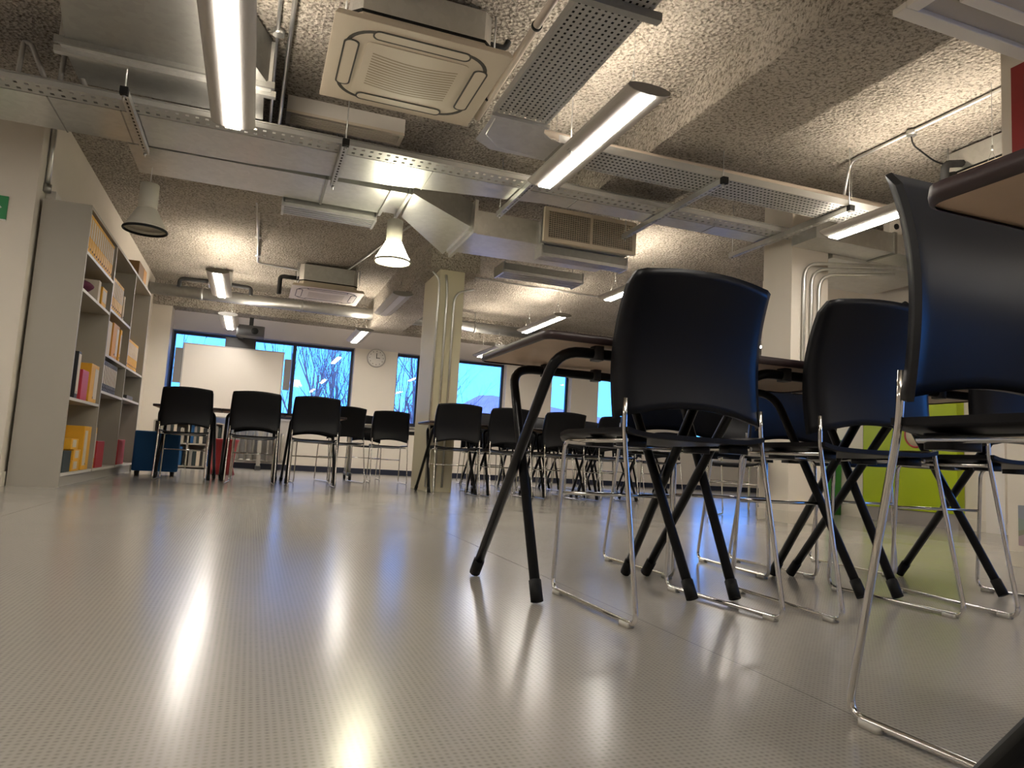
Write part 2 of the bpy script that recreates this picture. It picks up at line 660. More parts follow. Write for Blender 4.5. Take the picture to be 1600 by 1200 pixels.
# right hand walls
struct(MB().box(6.0, 6.2, 2.6, 7.4, 0, ZC).build('wall_right', M['wall']))
struct(MB().box(6.2, XR, 7.2, 7.4, 0, ZC).build('wall_right_return', M['wall']))
struct(MB().box(XR, XR + .2, 7.2, YF + .3, 0, ZC).build('wall_right_far', M['wall']))
struct(MB().box(3.66, 8.4, 2.2, 2.6, 0, ZC).build('wall_right_pier', M['wall']))
struct(MB().box(8.4, 8.6, -3.0, -1.6, 0, ZC).box(8.4, 8.6, 1.8, 2.4, 0, ZC).box(8.4, 8.6, -1.6, 1.8, 0, .6).box(8.4, 8.6, -1.6, 1.8, 2.4, ZC).build('wall_right_near', M['wall']))
struct(MB().box(5.97, 6.0, 2.62, 4.6, .0, .10).build('baseboard_right', M['skirting']))
struct(MB().box(XL, XL + .015, 5.9, 12.1, 0, .10).build('baseboard_left', M['skirting']))
struct(MB().box(-5.0, XL - .0, 5.885, 5.9, 0, .10).build('baseboard_left_return', M['skirting']))
struct(MB().box(XL, XR, YF - .015, YF, 0, .09).build('baseboard_far', M['frame']))

# columns
c1 = struct(MB().box(1.78, 2.06, 7.50, 8.25, 0, 2.42).build('column_1', mat('cream_column_paint', (.60, .55, .40), .6, var=.03)))
c2 = struct(MB().box(4.19, 4.58, 4.80, 5.16, 0, ZC).build('column_2', M['wall']))
struct(MB().box(4.18, 4.59, 4.79, 5.17, 0, .10).build('trim_1', M['skirting']))

# ------------------------------------------------------------------ chairs
def backrest_fn(u, v):
    s = 2 * u - 1
    half = .238 - .008 * v + .005 * math.sin(PI * v)
    zb = .507 + .040 * (1 - s * s)
    zt = .892 + .018 * (1 - s * s)
    # rounded upper corners
    k = max(0.0, abs(s) - .86) / .14
    zt -= .030 * (1 - math.sqrt(max(0, 1 - k * k)))
    z = zb + (zt - zb) * v
    h = (z - .505) / .40
    y = -.172 + .026 * math.sin(PI * min(1, max(0, h)) * .95) - .040 * max(0, h) ** 2.6
    y -= .020 * (1 - s * s) * (.4 + .6 * h)
    fl = max(0.0, abs(s) - .80) / .20
    y += .030 * fl * fl * (1 - .35 * h)
    x = half * (s if fl <= 0 else math.copysign(.80 + .20 * math.sin(fl * PI / 2) ** .95 if fl < 1 else 1.0, s))
    return (x, y, z)


def seat_fn(u, v):
    s = 2 * u - 1
    y = -.185 + .425 * v
    half = .222 - .012 * v
    if v > .93:
        half -= .02 * ((v - .93) / .07) ** 2
    z = .474 - .012 * (1 - s * s) * math.sin(PI * min(1, v * 1.1)) + (.012 * abs(s) ** 6)
    if v > .8:
        z -= .022 * ((v - .8) / .2) ** 2
    return (half * s, y, z)


def make_chair(label, group=None, loc=(0, 0, 0), rz=0.0, plastic='plastic'):
    t = thing('sled_chair', label, 'chair', loc, rz, group)
    MB().shell(backrest_fn, 26, 18, .013).build('backrest', M[plastic], t)
    MB().shell(seat_fn, 18, 16, -.012, (0, 0, 1)).build('seat', M[plastic], t)
    R = .0065
    for s in (-1, 1):
        path = [(s * .222, -.165, .56), (s * .224, -.168, .475), (s * .228, -.262, .010), (s * .205, .225, .010),
                (s * .200, .200, .453), (s * .205, -.150, .453)]
        p = [Vector(path[0])] + rounded(path[1:], .045, 5) if False else rounded(path, .035, 5)
        MB().tube(p, R, 8).build('sled_frame', M['chrome'], t)
        g = MB()
        g.rbox(s * .226 - .011, s * .226 + .011, -.235, -.195, 0, .012, .004, 2)
        g.build('floor_glide', M['glide'], t)
        g = MB()
        g.rbox(s * .2065 - .011, s * .2065 + .011, .165, .205, 0, .012, .004, 2)
        g.build('floor_glide', M['glide'], t)
    MB().tube([(-.2015, .211, .295), (.2015, .211, .295)], .0055, 8).build('front_stretcher', M['chrome'], t)
    MB().tube([(-.2, .196, .449), (.2, .196, .449)], .0055, 8).build('seat_rail', M['chrome'], t)
    for s in (-1, 1):
        for y in (.045, -.12):
            MB().rbox(s * .17 - .035, s * .17 + .035, y - .025, y + .025, .437, .462, .008, 2).build('seat_bracket', M[plastic], t)
    return t


# near row of chairs pulled up to the first desks; local +y is where the sitter faces
CH = make_chair('black sled chair with its back to us at the end desk nearest the camera', loc=(1.105, 1.80, 0), rz=math.radians(3.5))
dup(CH, (1.738, 1.785, 0), math.radians(1), 'black sled chair seen from behind, half covered by the blue-lit chair on the right')
dup(CH, (2.40, 1.76, 0), math.radians(-2), 'black sled chair cut by the right edge, seen under the blue-lit chair')
BIG = dup(CH, (1.172, .675, 0), PI, 'closest black sled chair, showing its front with blue sheen on the backrest')
# chairs across the near desks, facing the camera
dup(CH, (1.63, 2.42, 0), PI, 'black sled chair facing the camera across the end desk of the near row')
dup(CH, (2.26, 2.43, 0), PI + .03, 'black sled chair facing the camera across the middle desk of the near row')


# ------------------------------------------------------------------ desks with crossed legs
def make_desk(label, group=None, loc=(0, 0, 0), rz=0.0, W=.62, D=.58):
    t = thing('classroom_desk', label, 'table', loc, rz, group)
    ZT = .73
    hw, hd = W / 2, D / 2
    mb = MB()
    mb.rbox(-hw + .003, hw - .003, -hd + .003, hd - .003, ZT - .018, ZT - .001, .028, 4)
    top = mb.build('tabletop', M['table_under'], t)
    MB().rbox(-hw + .001, hw - .001, -hd + .001, hd - .001, ZT - .001, ZT, .028, 4).build('laminate_surface', M['table_top'], t)
    # edge band: ring round the board
    mb = MB()

    def ring(o, z):
        out = []
        r = .030
        for cx, cy, t0 in ((hw - r, hd - r, 0), (-hw + r, hd - r, 90), (-hw + r, -hd + r, 180), (hw - r, -hd + r, 270)):
            for k in range(6):
                a = math.radians(t0 + 90 * k / 5)
                out.append((cx + (r + o) * math.cos(a), cy + (r + o) * math.sin(a), z))
        return out
    b = len(mb.v)
    rings = [ring(-.006, ZT - .0225), ring(.0, ZT - .020), ring(.0015, ZT - .010), ring(0, ZT + .0005), ring(-.006, ZT + .001)]
    n = len(rings[0])
    for rr in rings:
        mb.v += rr
    for q in range(len(rings) - 1):
        for i in range(n):
            j = (i + 1) % n
            mb.face((b + q * n + i, b + q * n + j, b + (q + 1) * n + j, b + (q + 1) * n + i), True)
    mb.build('edge_band', M['table_edge'], t)
    R = .0150
    for s, xo in ((1, .0), (-1, .034)):
        fx, tx = hw - .030 - xo, hw - .062 - xo
        yf, yt = s * .225 + .062, -s * .225
        z1 = ZT - .024 - R
        path = [(-fx, yf, .02), (-tx, yt, z1), (tx, yt, z1), (fx, yf, .02)]
        fr = MB().tube(rounded(path, .075, 7), R, 10).build('leg_frame', M['black'], t)
        for sx in (-1, 1):
            d = (Vector((sx * tx, yt, z1)) - Vector((sx * fx, yf, .02))).normalized()
            p0 = Vector((sx * fx, yf, .02))
            MB().tube([p0 - d * .012, p0 + d * .045], R + .003, 10).build('rubber_foot', M['rubber'], fr)
            MB().rbox(sx * (tx - .12) - .014, sx * (tx - .12) + .014, yt - .020, yt + .020, ZT - .058, ZT - .018, .006, 2).build('bracket', M['dark_plastic'], fr)
    return t


DK = make_desk('brown topped exam desk with crossed black legs, left end of the near row', loc=(1.010, 2.0, 0))
dup(DK, (1.650, 1.995, 0), 0, 'brown topped exam desk with crossed black legs, middle of the near row')
dup(DK, (2.290, 1.99, 0), 0, 'brown topped exam desk with crossed black legs, near row, closest to the lime cupboard')
dup(DK, (1.022, .318, 0), 0, 'closest exam desk, brown underside above the blue-lit chair at the right edge')

# far rows
FAR_SKIP = ('floor_glide', 'seat_bracket')
ROWA_D = 'rows of desks by the bookshelf'
for i, x in enumerate((-.62, .0, .62)):
    dup(DK, (x, 7.98, 0), 0, ('exam desk behind the far chair nearest the bookshelf', 'exam desk behind the middle chair of the far left trio',
                             'exam desk behind the right chair of the far left trio')[i])
dup(CH, (-.625, 7.80, 0), .02, 'black sled chair beside the blue pouf, leftmost of the far left trio', skip=FAR_SKIP)
dup(CH, (.02, 7.62, 0), -.02, 'black sled chair, middle of the far left trio in front of the whiteboard', skip=FAR_SKIP)
dup(CH, (.605, 7.66, 0), -.03, 'black sled chair, right one of the far left trio, below the window mullion', skip=FAR_SKIP)
for i, x in enumerate((-.58, .04, .66)):
    if i == 0:
        continue
    dup(CH, (x, 8.42, 0), PI + (.05, -.04, .06)[i], ('black sled chair facing the camera behind the leftmost far desk', 'black sled chair facing the camera behind the second far desk',
        'black sled chair facing the camera behind the third far desk')[i], skip=FAR_SKIP)
# row beside the column
for i, x in enumerate((1.97, 2.60, 3.23, 3.86)):
    dup(DK, (x, 7.28, 0), 0, ('exam desk with crossed legs standing in front of the round-topped cream column',
                             'exam desk second from the cream column, seen behind the near crossed legs',
                             'exam desk third from the cream column, seen under the near chair seat',
                             'exam desk fourth from the cream column, seen under the near chair seat')[i].replace('round-topped ', ''))
for i, (x, y, a) in enumerate(((1.93, 7.30, -.06), (2.48, 7.32, .03), (3.07, 7.28, 0), (3.68, 7.27, .04))):
    dup(CH, (x, y - .28, 0), a, ('black sled chair with its back to us in front of the cream column',
                          'black sled chair second from the cream column, behind the near crossed legs',
                          'black sled chair third from the cream column, only its top above the near seat',
                          'black sled chair fourth from the cream column, seen through the near chair frame')[i], skip=FAR_SKIP)
for i, (x, a) in enumerate(((2.54, .05), (3.2, -.05), (3.82, .02))):
    dup(CH, (x, 7.74, 0), PI + a, ('black sled chair facing us across the second desk from the column',
                                  'black sled chair facing us across the third desk from the column',
                                  'black sled chair facing us across the fourth desk from the column')[i], skip=FAR_SKIP)
# back row under the windows
for i, x in enumerate((3.1, 3.74, 4.38, 5.02, 5.66)):
    dup(DK, (x, 9.5, 0), 0, 'exam desk in the back row below the windows', 'back row of exam desks below the windows')
for i, (x, a) in enumerate(((3.1, .03), (3.74, -.04), (4.38, 0), (5.02, .05), (5.66, 0))):
    dup(CH, (x, 9.15, 0), a, 'black sled chair with its back to us at the back row of desks', 'back row chairs seen from behind', skip=FAR_SKIP)
for i, (x, a) in enumerate(((3.12, .03), (3.76, -.04), (4.4, 0), (5.0, .05))):
    dup(CH, (x, 9.98, 0), PI + a, 'black sled chair facing us at the back row of desks', 'back row chairs facing the camera', skip=FAR_SKIP)
# chairs behind the first ones, left of the column
dup(CH, (1.64, 9.15, 0), -.02, 'black sled chair with its back to us at the folding table left of the column', skip=FAR_SKIP)
dup(CH, (1.02, 8.9, 0), .3, 'black sled chair half hidden behind the right chair of the far left trio', skip=FAR_SKIP)
dup(CH, (1.52, 10.3, 0), PI, 'black sled chair facing us behind the folding table', skip=FAR_SKIP)
# loose chairs towards the right wall
dup(CH, (4.02, 6.10 - .9, 0), 2.2, 'black sled chair standing sideways just left of the grey-white square column', skip=FAR_SKIP)
dup(CH, (4.75, 6.35, 0), 2.5, 'black sled chair turned askew beyond the square column', skip=FAR_SKIP)

# ------------------------------------------------------------------ folding table on castors
t = thing('folding_table', 'pale topped folding table on castor feet behind the chairs left of the column', 'table', (1.72, 9.62, 0))
MB().rbox(-.70, .70, -.33, .33, .715, .74, .03, 3).build('tabletop', M['white'], t)
for s in (-1, 1):
    MB().tube([(s * .5, 0, .08), (s * .5, 0, .715)], .028, 10).build('leg', M['steel'], t)
    ft = MB().rbox(s * .5 - .022, s * .5 + .022, -.29, .29, .06, .10, .015, 3).build('foot', M['dark_plastic'], t)
    for y in (-.27, .27):
        MB().lathe([(0, -.016), (.03, -.016), (.034, -.01), (.034, .01), (.03, .016), (0, .016)], (s * .5, y, .034), 16, 'x').build('castor', M['rubber'], ft)
MB().box(-.5, .5, -.02, .02, .64, .69).build('beam', M['dark_plastic'], t)

# ------------------------------------------------------------------ blue pouf
t = thing('cube_pouf', 'blue upholstered square pouf on small black feet beside the bookshelf', 'pouf', (-.95, 8.60, 0), .1)
MB().rbox(-.22, .22, -.22, .22, .05, .47, .03, 4).build('body', M['navy'], t, bevel=.015)
for sx in (-1, 1):
    for sy in (-1, 1):
        MB().lathe([(.018, 0), (.022, .045)], (sx * .17, sy * .17, 0), 12, caps=True).build('foot', M['rubber'], t)

# ------------------------------------------------------------------ bookshelf
SX0, SX1, SY0, SY1, SH = -1.595, -1.275, 5.98, 9.36, 2.10
t = thing('bookshelf', 'tall open grey bookshelf of three bays along the left wall', 'bookshelf', (-1.435, 7.67, 0))
LX, LY = -1.435, 7.67


def shelfpart(name, x0, x1, y0, y1, z0, z1, m=None):
    return MB().box(x0 - LX, x1 - LX, y0 - LY, y1 - LY, z0, z1).build(name, M[m or 'shelf'], t)


DIV = [SY0, 7.10, 8.22, SY1]
for i, y in enumerate(DIV):
    if i in (0, 3):
        shelfpart('side_panel', SX0, SX1, y if i == 0 else y - .022, y + .022 if i == 0 else y, 0, SH)
    else:
        shelfpart('divider', SX0 + .01, SX1 - .002, y - .014, y + .014, .09, SH - .024)
shelfpart('top_panel', SX0, SX1, SY0 + .022, SY1 - .022, SH - .024, SH, 'shelf')
shelfpart('back_panel', SX0, SX0 + .008, SY0 + .022, SY1 - .022, .09, SH - .024)
shelfpart('plinth', SX1 - .035, SX1 - .02, SY0 + .022, SY1 - .022, 0, .078)
BAYS = [(SY0 + .022, 7.086), (7.114, 8.206), (8.234, SY1 - .022)]
LEVELS = [(.10, .66, 1.475, 1.76), (.10, .785, 1.115, 1.52), (.10, .795, 1.115)]
for (a, b), lv in zip(BAYS, LEVELS):
    for z in lv:
        sp = shelfpart('shelf', SX0 + .008, SX1 - .006, a, b, z - .022, z, 'shelf')
        MB().box(SX1 - .006 - LX, SX1 - .003 - LX, a - LY, b - LY, z - .022, z).build('edge_strip', M['shelf_edge'], sp)


def item(name, label, cat, y0, y1, z0, z1, body, depth=.27, x1=-1.29, group=None, label_mat='paper', lab=(.12, .88, .25, .85), rz=0.0, hole=True):
    """box-like thing on a shelf; its spine faces the room (+x)"""
    cy = (y0 + y1) / 2
    g = thing(name, label, cat, (x1 - depth / 2, cy, z0), rz, group)
    w, h = (y1 - y0) / 2, z1 - z0
    MB().box(-depth / 2, depth / 2, -w, w, 0, h).build('body', M[body], g, bevel=.003)
    if label_mat:
        MB().box(depth / 2, depth / 2 + .0015, -w + 2 * w * lab[0], -w + 2 * w * lab[1], h * lab[2], h * lab[3]).build('spine_label', M[label_mat], g)
    if hole:
        MB().lathe([(.010, 0), (.010, .002), (.006, .002), (.006, 0)], (depth / 2, 0, h * .13), 12, 'x').build('finger_ring', M['dark_plastic'], g)
    return g


# yellow lever arch files
FILES_TOP = 'yellow files packed on the top shelf of the nearest bay'
f0 = item('lever_arch_file', 'yellow lever arch file packed on the top shelf of the nearest bay', 'file', 6.03, 6.10, 1.761, 2.06, 'yellow', group=FILES_TOP, lab=(.1, .9, .42, .9))
for k in range(1, 13):
    dup(f0, (f0.location.x, 6.065 + .078 * k, 1.761), 0, f0['label'], FILES_TOP)
FILES_MID = 'yellow files on the upper shelf of the middle bay'
for k in range(7):
    dup(f0, (f0.location.x, 7.19 + .08 * k, 1.521), 0, 'yellow lever arch file on the upper shelf of the middle bay', FILES_MID)
FILES_FAR = 'yellow files on the middle shelf of the far bay'
for k in range(8):
    dup(f0, (f0.location.x, 8.32 + .085 * k, 1.116), 0, 'yellow lever arch file on the middle shelf of the farthest bay', FILES_FAR)
item('lever_arch_file', 'white lever arch file leaning last in the middle bay upper shelf', 'file', 7.78, 7.83, 1.521, 1.76, 'paper', label_mat=None)
# second shelf of the nearest bay: bag and papers
mb = MB()


def bag(u, v):
    a = 2 * PI * u
    r = 1 + .14 * math.sin(3 * a + 4 * v) + .1 * math.sin(5 * a + 2)
    s = math.sin(PI * (v * .93 + .03))
    return (.11 * math.cos(a) * r * s, .17 * math.sin(a) * r * s, .002 + .15 * v ** .8)


tag(mb.grid(bag, 24, 10).build('fabric_bag', M['purple'], loc=(-1.42, 6.42, 1.475)), 'dark purple crumpled fabric bag on the second shelf of the nearest bay', 'bag')
item('magazine_file', 'white paper magazine file beside the purple bag', 'file', 6.60, 6.68, 1.476, 1.66, 'paper', label_mat=None, hole=False)
item('box_file', 'short yellow box file at the end of the purple bag shelf', 'file', 6.76, 6.95, 1.476, 1.64, 'yellow', hole=False)
# third shelf nearest bay
item('lever_arch_file', 'white and black lever arch file at the near end above the pink box', 'file', 6.20, 6.29, .661, 1.02, 'binder_black', lab=(.1, .95, .1, .95))
item('storage_box', 'pink plastic storage box with a lid in front of the big yellow box', 'box', 6.40, 6.62, .661, .90, 'pink', depth=.30, label_mat=None, hole=False)
item('box_file', 'big yellow box file with white spine beside the pink box', 'file', 6.70, 7.0, .661, .98, 'yellow', lab=(.5, .95, .1, .9))
# bottom nearest bay
for k, (y, z, l) in enumerate(((6.40, .101, 'lowest small yellow carton in the pile at the shelf foot'), (6.42, .186, 'middle small yellow carton in the pile at the shelf foot'),
                               (6.30, .271, 'topmost small yellow carton leaning on the pile'))):
    item('small_carton', l, 'box', y, y + .24, z, z + .083, 'yellow', depth=.24, lab=(.2, .7, .2, .9), hole=False)
item('storage_box', 'dark teal box at the near end of the bottom shelf', 'box', 6.10, 6.34, .101, .262, 'dark_box', label_mat=None, hole=False)
item('box_file', 'tall yellow box file standing behind the yellow cartons', 'file', 6.72, 6.98, .101, .46, 'yellow', lab=(.1, .5, .1, .9))
# middle bay
item('lever_arch_file', 'yellow file with white spine alone at the bottom of the middle bay', 'file', 7.13, 7.22, .101, .46, 'yellow')
item('storage_box', 'red plastic box beside the lone yellow file', 'box', 7.30, 7.62, .101, .34, 'red', label_mat=None, hole=False)
BL = 'black and white binders of the middle bay'
b0 = item('ring_binder', 'black ring binder with white spine in the middle bay', 'file', 7.17, 7.23, .786, 1.06, 'binder_black', group=BL)
for k in range(1, 9):
    dup(b0, (b0.location.x, 7.2 + .075 * k, .786), 0, b0['label'], BL)
item('paper_stack', 'loose white papers beside the big tilted yellow box', 'papers', 7.16, 7.34, 1.116, 1.42, 'paper', label_mat=None, hole=False)
g = item('box_file', 'big orange yellow box file tilted on the middle bay shelf', 'file', 7.42, 7.72, 1.116, 1.44, 'orange', lab=(.6, .95, .1, .9))
item('lever_arch_file', 'yellow lever arch file beside the tilted yellow box', 'file', 7.80, 7.88, 1.116, 1.43, 'yellow')
item('storage_box', 'bright pink box behind the blue pouf in the farthest bay', 'box', 8.40, 8.78, .101, .36, 'pink', label_mat=None, hole=False)
item('storage_box', 'low black tray on the third shelf of the farthest bay', 'tray', 8.55, 8.95, .796, .84, 'dark_plastic', label_mat=None, hole=False)
item('cardboard_box', 'brown cardboard box on top of the bookshelf', 'box', 8.40, 8.95, SH, SH + .17, 'brown', depth=.28, label_mat='orange', lab=(.62, .98, .03, .95), hole=False)

# ------------------------------------------------------------------ left wall fittings
t = thing('exit_sign', 'green emergency exit sign with a white arrow on the pale wall at the left edge', 'sign', (-1.91, 5.9, 1.875))
MB().box(-.13, .13, -.012, 0, 0, .17).build('plate', M['green_sign'], t)
ar = MB()
ar.prism([(.055, -.0125, .045), (.055, -.0125, .125), (.098, -.0125, .085)], [(.055, -.0135, .045), (.055, -.0135, .125), (.098, -.0135, .085)])
ar.box(-.02, .055, -.0135, -.0125, .072, .098)
ar.build('arrow', M['sign_white'], t)
MB().box(-.13, .13, -.0122, -.001, -.006, 0).build('edge', M['sign_white'], t)
t = thing('conduit', 'grey vertical conduit with a socket box on the wall above the bookshelf end', 'conduit', (XL + .02, 6.06, 0))
MB().tube([(0, 0, 2.22), (0, 0, ZC)], .018, 10).build('pipe', M['galv'], t)
MB().lathe([(.03, 2.17), (.03, 2.23)], (0, 0, 0), 14, caps=True).build('junction', M['galv_dark'], t)
MB().box(-.015, .05, .05, .20, 2.11, 2.2).build('socket_box', M['white'], t)
t = thing('poster', 'small blue notice with red bands on the left wall beyond the bookshelf', 'poster', (XL + .004, 11.2, 1.32))
MB().box(-.003, .003, -.33, .33, 0, .46).build('sheet', M['poster_blue'], t)
MB().box(.003, .004, -.33, .33, .42, .46).build('red_band', M['red'], t)
MB().box(.003, .004, -.33, .33, 0, .06).build('red_band', M['red'], t)

# ------------------------------------------------------------------ luminaires
def make_lamp(label, loc, L=1.45, lit=True, ceil=ZC, w=.13):
    t = thing('linear_pendant_light', label, 'light', loc)
    H = .060

    def ring(y):
        out = []
        for k in range(9):
            a = PI + PI * k / 8
            out.append((w * math.cos(a), y, .030 + .030 * math.sin(a) * 1.0 if False else .034 + .034 * math.sin(a)))
        for k in range(1, 8):
            a = PI * k / 8
            out.append((w * math.cos(a), y, .034 + .026 * math.sin(a)))
        return out
    MB().prism(ring(-L / 2), ring(L / 2), smooth=True, caps=False).build('housing', M['lamp_body'], t)
    for s in (-1, 1):
        MB().prism(ring(s * L / 2), ring(s * (L / 2 + .006))).build('end_cap', M['lamp_cap'], t)
    MB().box(-.043, .043, -L / 2 + .01, L / 2 - .004, -.004, .004).build('diffuser', M['lens'] if lit else M['lens_off'], t)
    MB().box(-.05, .05, -L / 2 + .03, L / 2 - .03, .0585, .064).build('top_diffuser', M['lens_up'] if lit else M['lens_off'], t)
    for s in (-1, 1):
        y = s * (L / 2 - .18)
        wv = MB()
        wv.tube([(-.07, y, .055), (0, y, .20)], .0012, 5)
        wv.tube([(.07, y, .055), (0, y, .20)], .0012, 5)
        wv.tube([(0, y, .20), (0, y, ceil - loc[2])], .0018, 5)
        wv.tube([(0, y, .195), (0, y, .225)], .006, 6)
        wv.build('suspension_wire', M['galv_dark'], t)
    return t


ZL = 2.35
make_lamp('long lit strip light hanging above the silver duct at upper left', (-.285, 3.94, ZL))
make_lamp('lit strip light with its elliptical grey end cap near the perforated tray', (1.815, 3.90, ZL))
make_lamp('lit strip light on the right passing behind the closest chair', (4.075, 3.50, 2.23))
make_lamp('lit strip light in the far left, over the front of the whiteboard area', (-.55, 9.6, ZL))
make_lamp('small lit strip light nearest the window header, left of the projector', (-.46, 11.1, 2.13), 1.2, ceil=2.86)
make_lamp('unlit strip light hanging in front of the cream column', (1.62, 9.5, ZL), lit=False, ceil=2.42)
make_lamp('small lit strip light above the wall clock', (1.42, 11.1, 2.13), 1.2)
make_lamp('lit strip light beyond the near desk, right of the cream column', (3.82, 9.5, ZL))
make_lamp('small lit strip light at the top of the third window', (3.6, 11.2, 2.13), 1.2)
make_lamp('lit strip light mostly hidden behind the nearest chair back', (3.86, 6.95, ZL), 1.2)
# rows behind and beside the camera that light this end of the room
for x, y in ((-.3, .2), (1.8, .2), (4.3, -1.4), (-2.9, 3.9), (-2.9, .2), (7.3, 9.5)):
    make_lamp('lit strip light outside the view on this side of the room', (x, y, ZL), lit=True)['group'] = 'strip lights out of view'


def make_pendant(label, loc, lit):
    """loc = centre of the rim"""
    t = thing('pendant_lamp', label, 'light', loc)
    MB().lathe([(0, .36), (.062, .36), (.066, .355), (.066, .17), (.06, .165)], (0, 0, 0), 28).build('cylinder', M['pend_body'], t)
    MB().lathe([(.069, .168), (.150, .010)], (0, 0, 0), 36).lathe([(.145, .010), (.064, .168)], (0, 0, 0), 36).lathe([(.060, .169), (.070, .169)], (0, 0, 0), 36).build('lamp_shade', M['pend_lit'] if lit else M['pend_frost'], t)
    MB().lathe([(.153, -.004), (.157, .004), (.153, .014), (.143, .012), (.141, .002), (.146, -.004), (.153, -.004)], (0, 0, 0), 36).build('rim', M['pend_body'] if lit else M['rubber'], t)
    MB().lathe([(0, .03), (.141, .03), (.141, .036), (0, .036)], (0, 0, 0), 30).build('diffuser', M['pend_lamp'] if lit else M['pend_frost'], t)
    MB().tube([(0, 0, .36), (0, 0, ZC - loc[2])], .004, 6).build('cable', M['galv'], t)
    return t


make_pendant('unlit grey pendant lamp with dark rim hanging in front of the bookshelf top', (-.885, 5.83, 1.925), False)
make_pendant('lit glowing pendant lamp under the silver duct elbow', (.975, 5.87, 1.975), True)

# ------------------------------------------------------------------ ducts
def slab(mb, poly, z0, z1):
    mb.prism([(x, y, z0) for x, y in poly], [(x, y, z1) for x, y in poly])
    return mb


t = thing('air_duct', 'main silver air duct running across the ceiling behind the cable tray', 'duct', (0, 0, 0))
slab(MB(), [(-2.6, 4.88), (4.16, 4.88), (4.16, 5.06), (2.0, 5.09), (.8, 5.30), (-.2, 5.38), (-2.6, 5.40)], 2.412, 2.53).build('duct_run', M['galv'], t)
for x, y in ((-1.35, 5.405), (-.95, 5.405), (1.05, 5.265), (2.2, 5.09), (3.45, 5.075)):
    MB().box(x - .004, x + .004, 4.875, y, 2.408, 2.535).build('joint', M['galv_dark'], t)
t = thing('air_duct', 'tall silver duct box with stepped flange above the tray at upper left', 'duct', (0, 0, 0))
MB().box(-1.18, -.12, 4.50, 4.86, 2.53, ZC - .004).build('duct_run', M['galv'], t)
MB().prism([(-1.17, 4.40, 2.56), (-.10, 4.40, 2.56), (-.45, 3.55, 2.56), (-1.0, 3.3, 2.56)],
           [(-1.17, 4.40, ZC - .02), (-.10, 4.40, ZC - .02), (-.45, 3.55, ZC - .02), (-1.0, 3.3, ZC - .02)]).build('taper', M['galv_dark'], t)
MB().box(-1.2, -.08, 4.40, 4.50, 2.545, ZC - .03).build('collar', M['galv'], t)
MB().box(-1.24, -.05, 4.475, 4.515, 2.52, 2.555).build('flange', M['galv'], t)
MB().box(-1.22, -.06, 4.385, 4.405, 2.53, 2.57).build('flange', M['galv_dark'], t)

t = thing('air_duct', 'silver offset duct with a bright diagonal elbow above the lit pendant', 'duct', (0, 0, 0))
Z0, Z1 = 2.415, 2.60
MB().box(-.99, .84, 5.42, 5.98, Z0, Z1).build('duct_run', M['galv'], t)
slab(MB(), [(1.0, 5.28), (1.62, 5.82), (1.62, 6.78), (1.02, 5.86)], Z0 - .04, Z1).build('elbow', M['galv'], t)
slab(MB(), [(1.68, 5.86), (2.27, 5.86), (2.27, 5.80), (3.14, 5.80), (3.14, 6.43), (1.68, 6.50)], 2.335, 2.55).build('duct_run', M['galv'], t)
for x in (.85, .99):
    MB().box(x - .012, x + .012, 5.36, 6.0, Z0 - .02, Z1 + .02).build('flange', M['galv'], t)
MB().box(.86, .98, 5.42, 5.95, Z0 + .004, Z1).build('collar', M['galv'], t)
MB().box(1.645, 1.675, 5.80, 6.66, 2.32, Z1 + .02).build('flange', M['galv'], t)
MB().box(1.61, 1.69, 5.86, 6.60, 2.345, Z1).build('collar', M['galv'], t)
MB().box(.35, .37, 5.40, 6.0, Z0 - .008, Z1 + .01).build('joint', M['galv_dark'], t)

t = thing('supply_grille', 'cream louvred supply grille box at the end of the offset duct', 'grille', (2.715, 5.70, 2.325))
GW, GH = .46, .31
MB().box(-GW + .02, GW - .02, .045, .098, .02, GH).build('plenum', M['galv_dark'], t)
fr = MB()
fr.box(-GW, GW, -.015, .02, 0, .035).box(-GW, GW, -.015, .02, GH - .035, GH).box(-GW, -GW + .04, -.015, .02, .035, GH - .035)
fr.box(GW - .04, GW, -.015, .02, .035, GH - .035).box(-.012, .012, -.015, .02, .035, GH - .035)
fr.build('frame', M['ac'], t)
MB().box(-GW + .03, GW - .03, .018, .045, .02, GH - .02).build('backing', M['ac_dark'], t)
for (a, b) in ((-GW + .04, -.012), (.012, GW - .04)):
    lv = MB()
    for k in range(13):
        z = .045 + k * .0175
        lv.box(a, b, -.008, .006, z, z + .005)
    for k in range(18):
        x = a + (b - a) * (k + .5) / 18
        lv.box(x - .0022, x + .0022, .004, .014, .035, GH - .035)
    lv.build('louvres', M['ac'], t)


def slot_diffuser(label, x0, x1, y0, y1, z0, name='slot_diffuser'):
    t = thing(name, label, 'vent', ((x0 + x1) / 2, (y0 + y1) / 2, z0))
    w, d = (x1 - x0) / 2, (y1 - y0) / 2
    MB().box(-w, w, -d, d, .03, .10).build('casing', M['galv_dark'], t)
    sl = MB()
    for k in range(5):
        y = -d + (2 * d) * (k + .1) / 5
        sl.box(-w + .01, w - .01, y, y + .022, 0, .03)
    sl.build('slats', M['galv'], t)
    for s in (-1, 1):
        MB().box(s * w - .01, s * w + .01, -d, d, -.006, .11).build('end_plate', M['galv'], t)
        MB().tube([(s * (w - .06), 0, .10), (s * (w - .06), 0, ZC - z0)], .005, 6).build('hanger_rod', M['galv_dark'], t)
    return t


slot_diffuser('ribbed silver slot diffuser under the left duct, beside the unlit conduit drop', .07, .83, 6.02, 6.28, 2.36)
slot_diffuser('ribbed silver slot diffuser beyond the offset duct, right of the cream column', 2.31, 3.22, 6.90, 7.20, 2.33)
slot_diffuser('ribbed silver return slot under the supply grille box', 2.30, 3.16, 5.815, 5.98, 2.225)

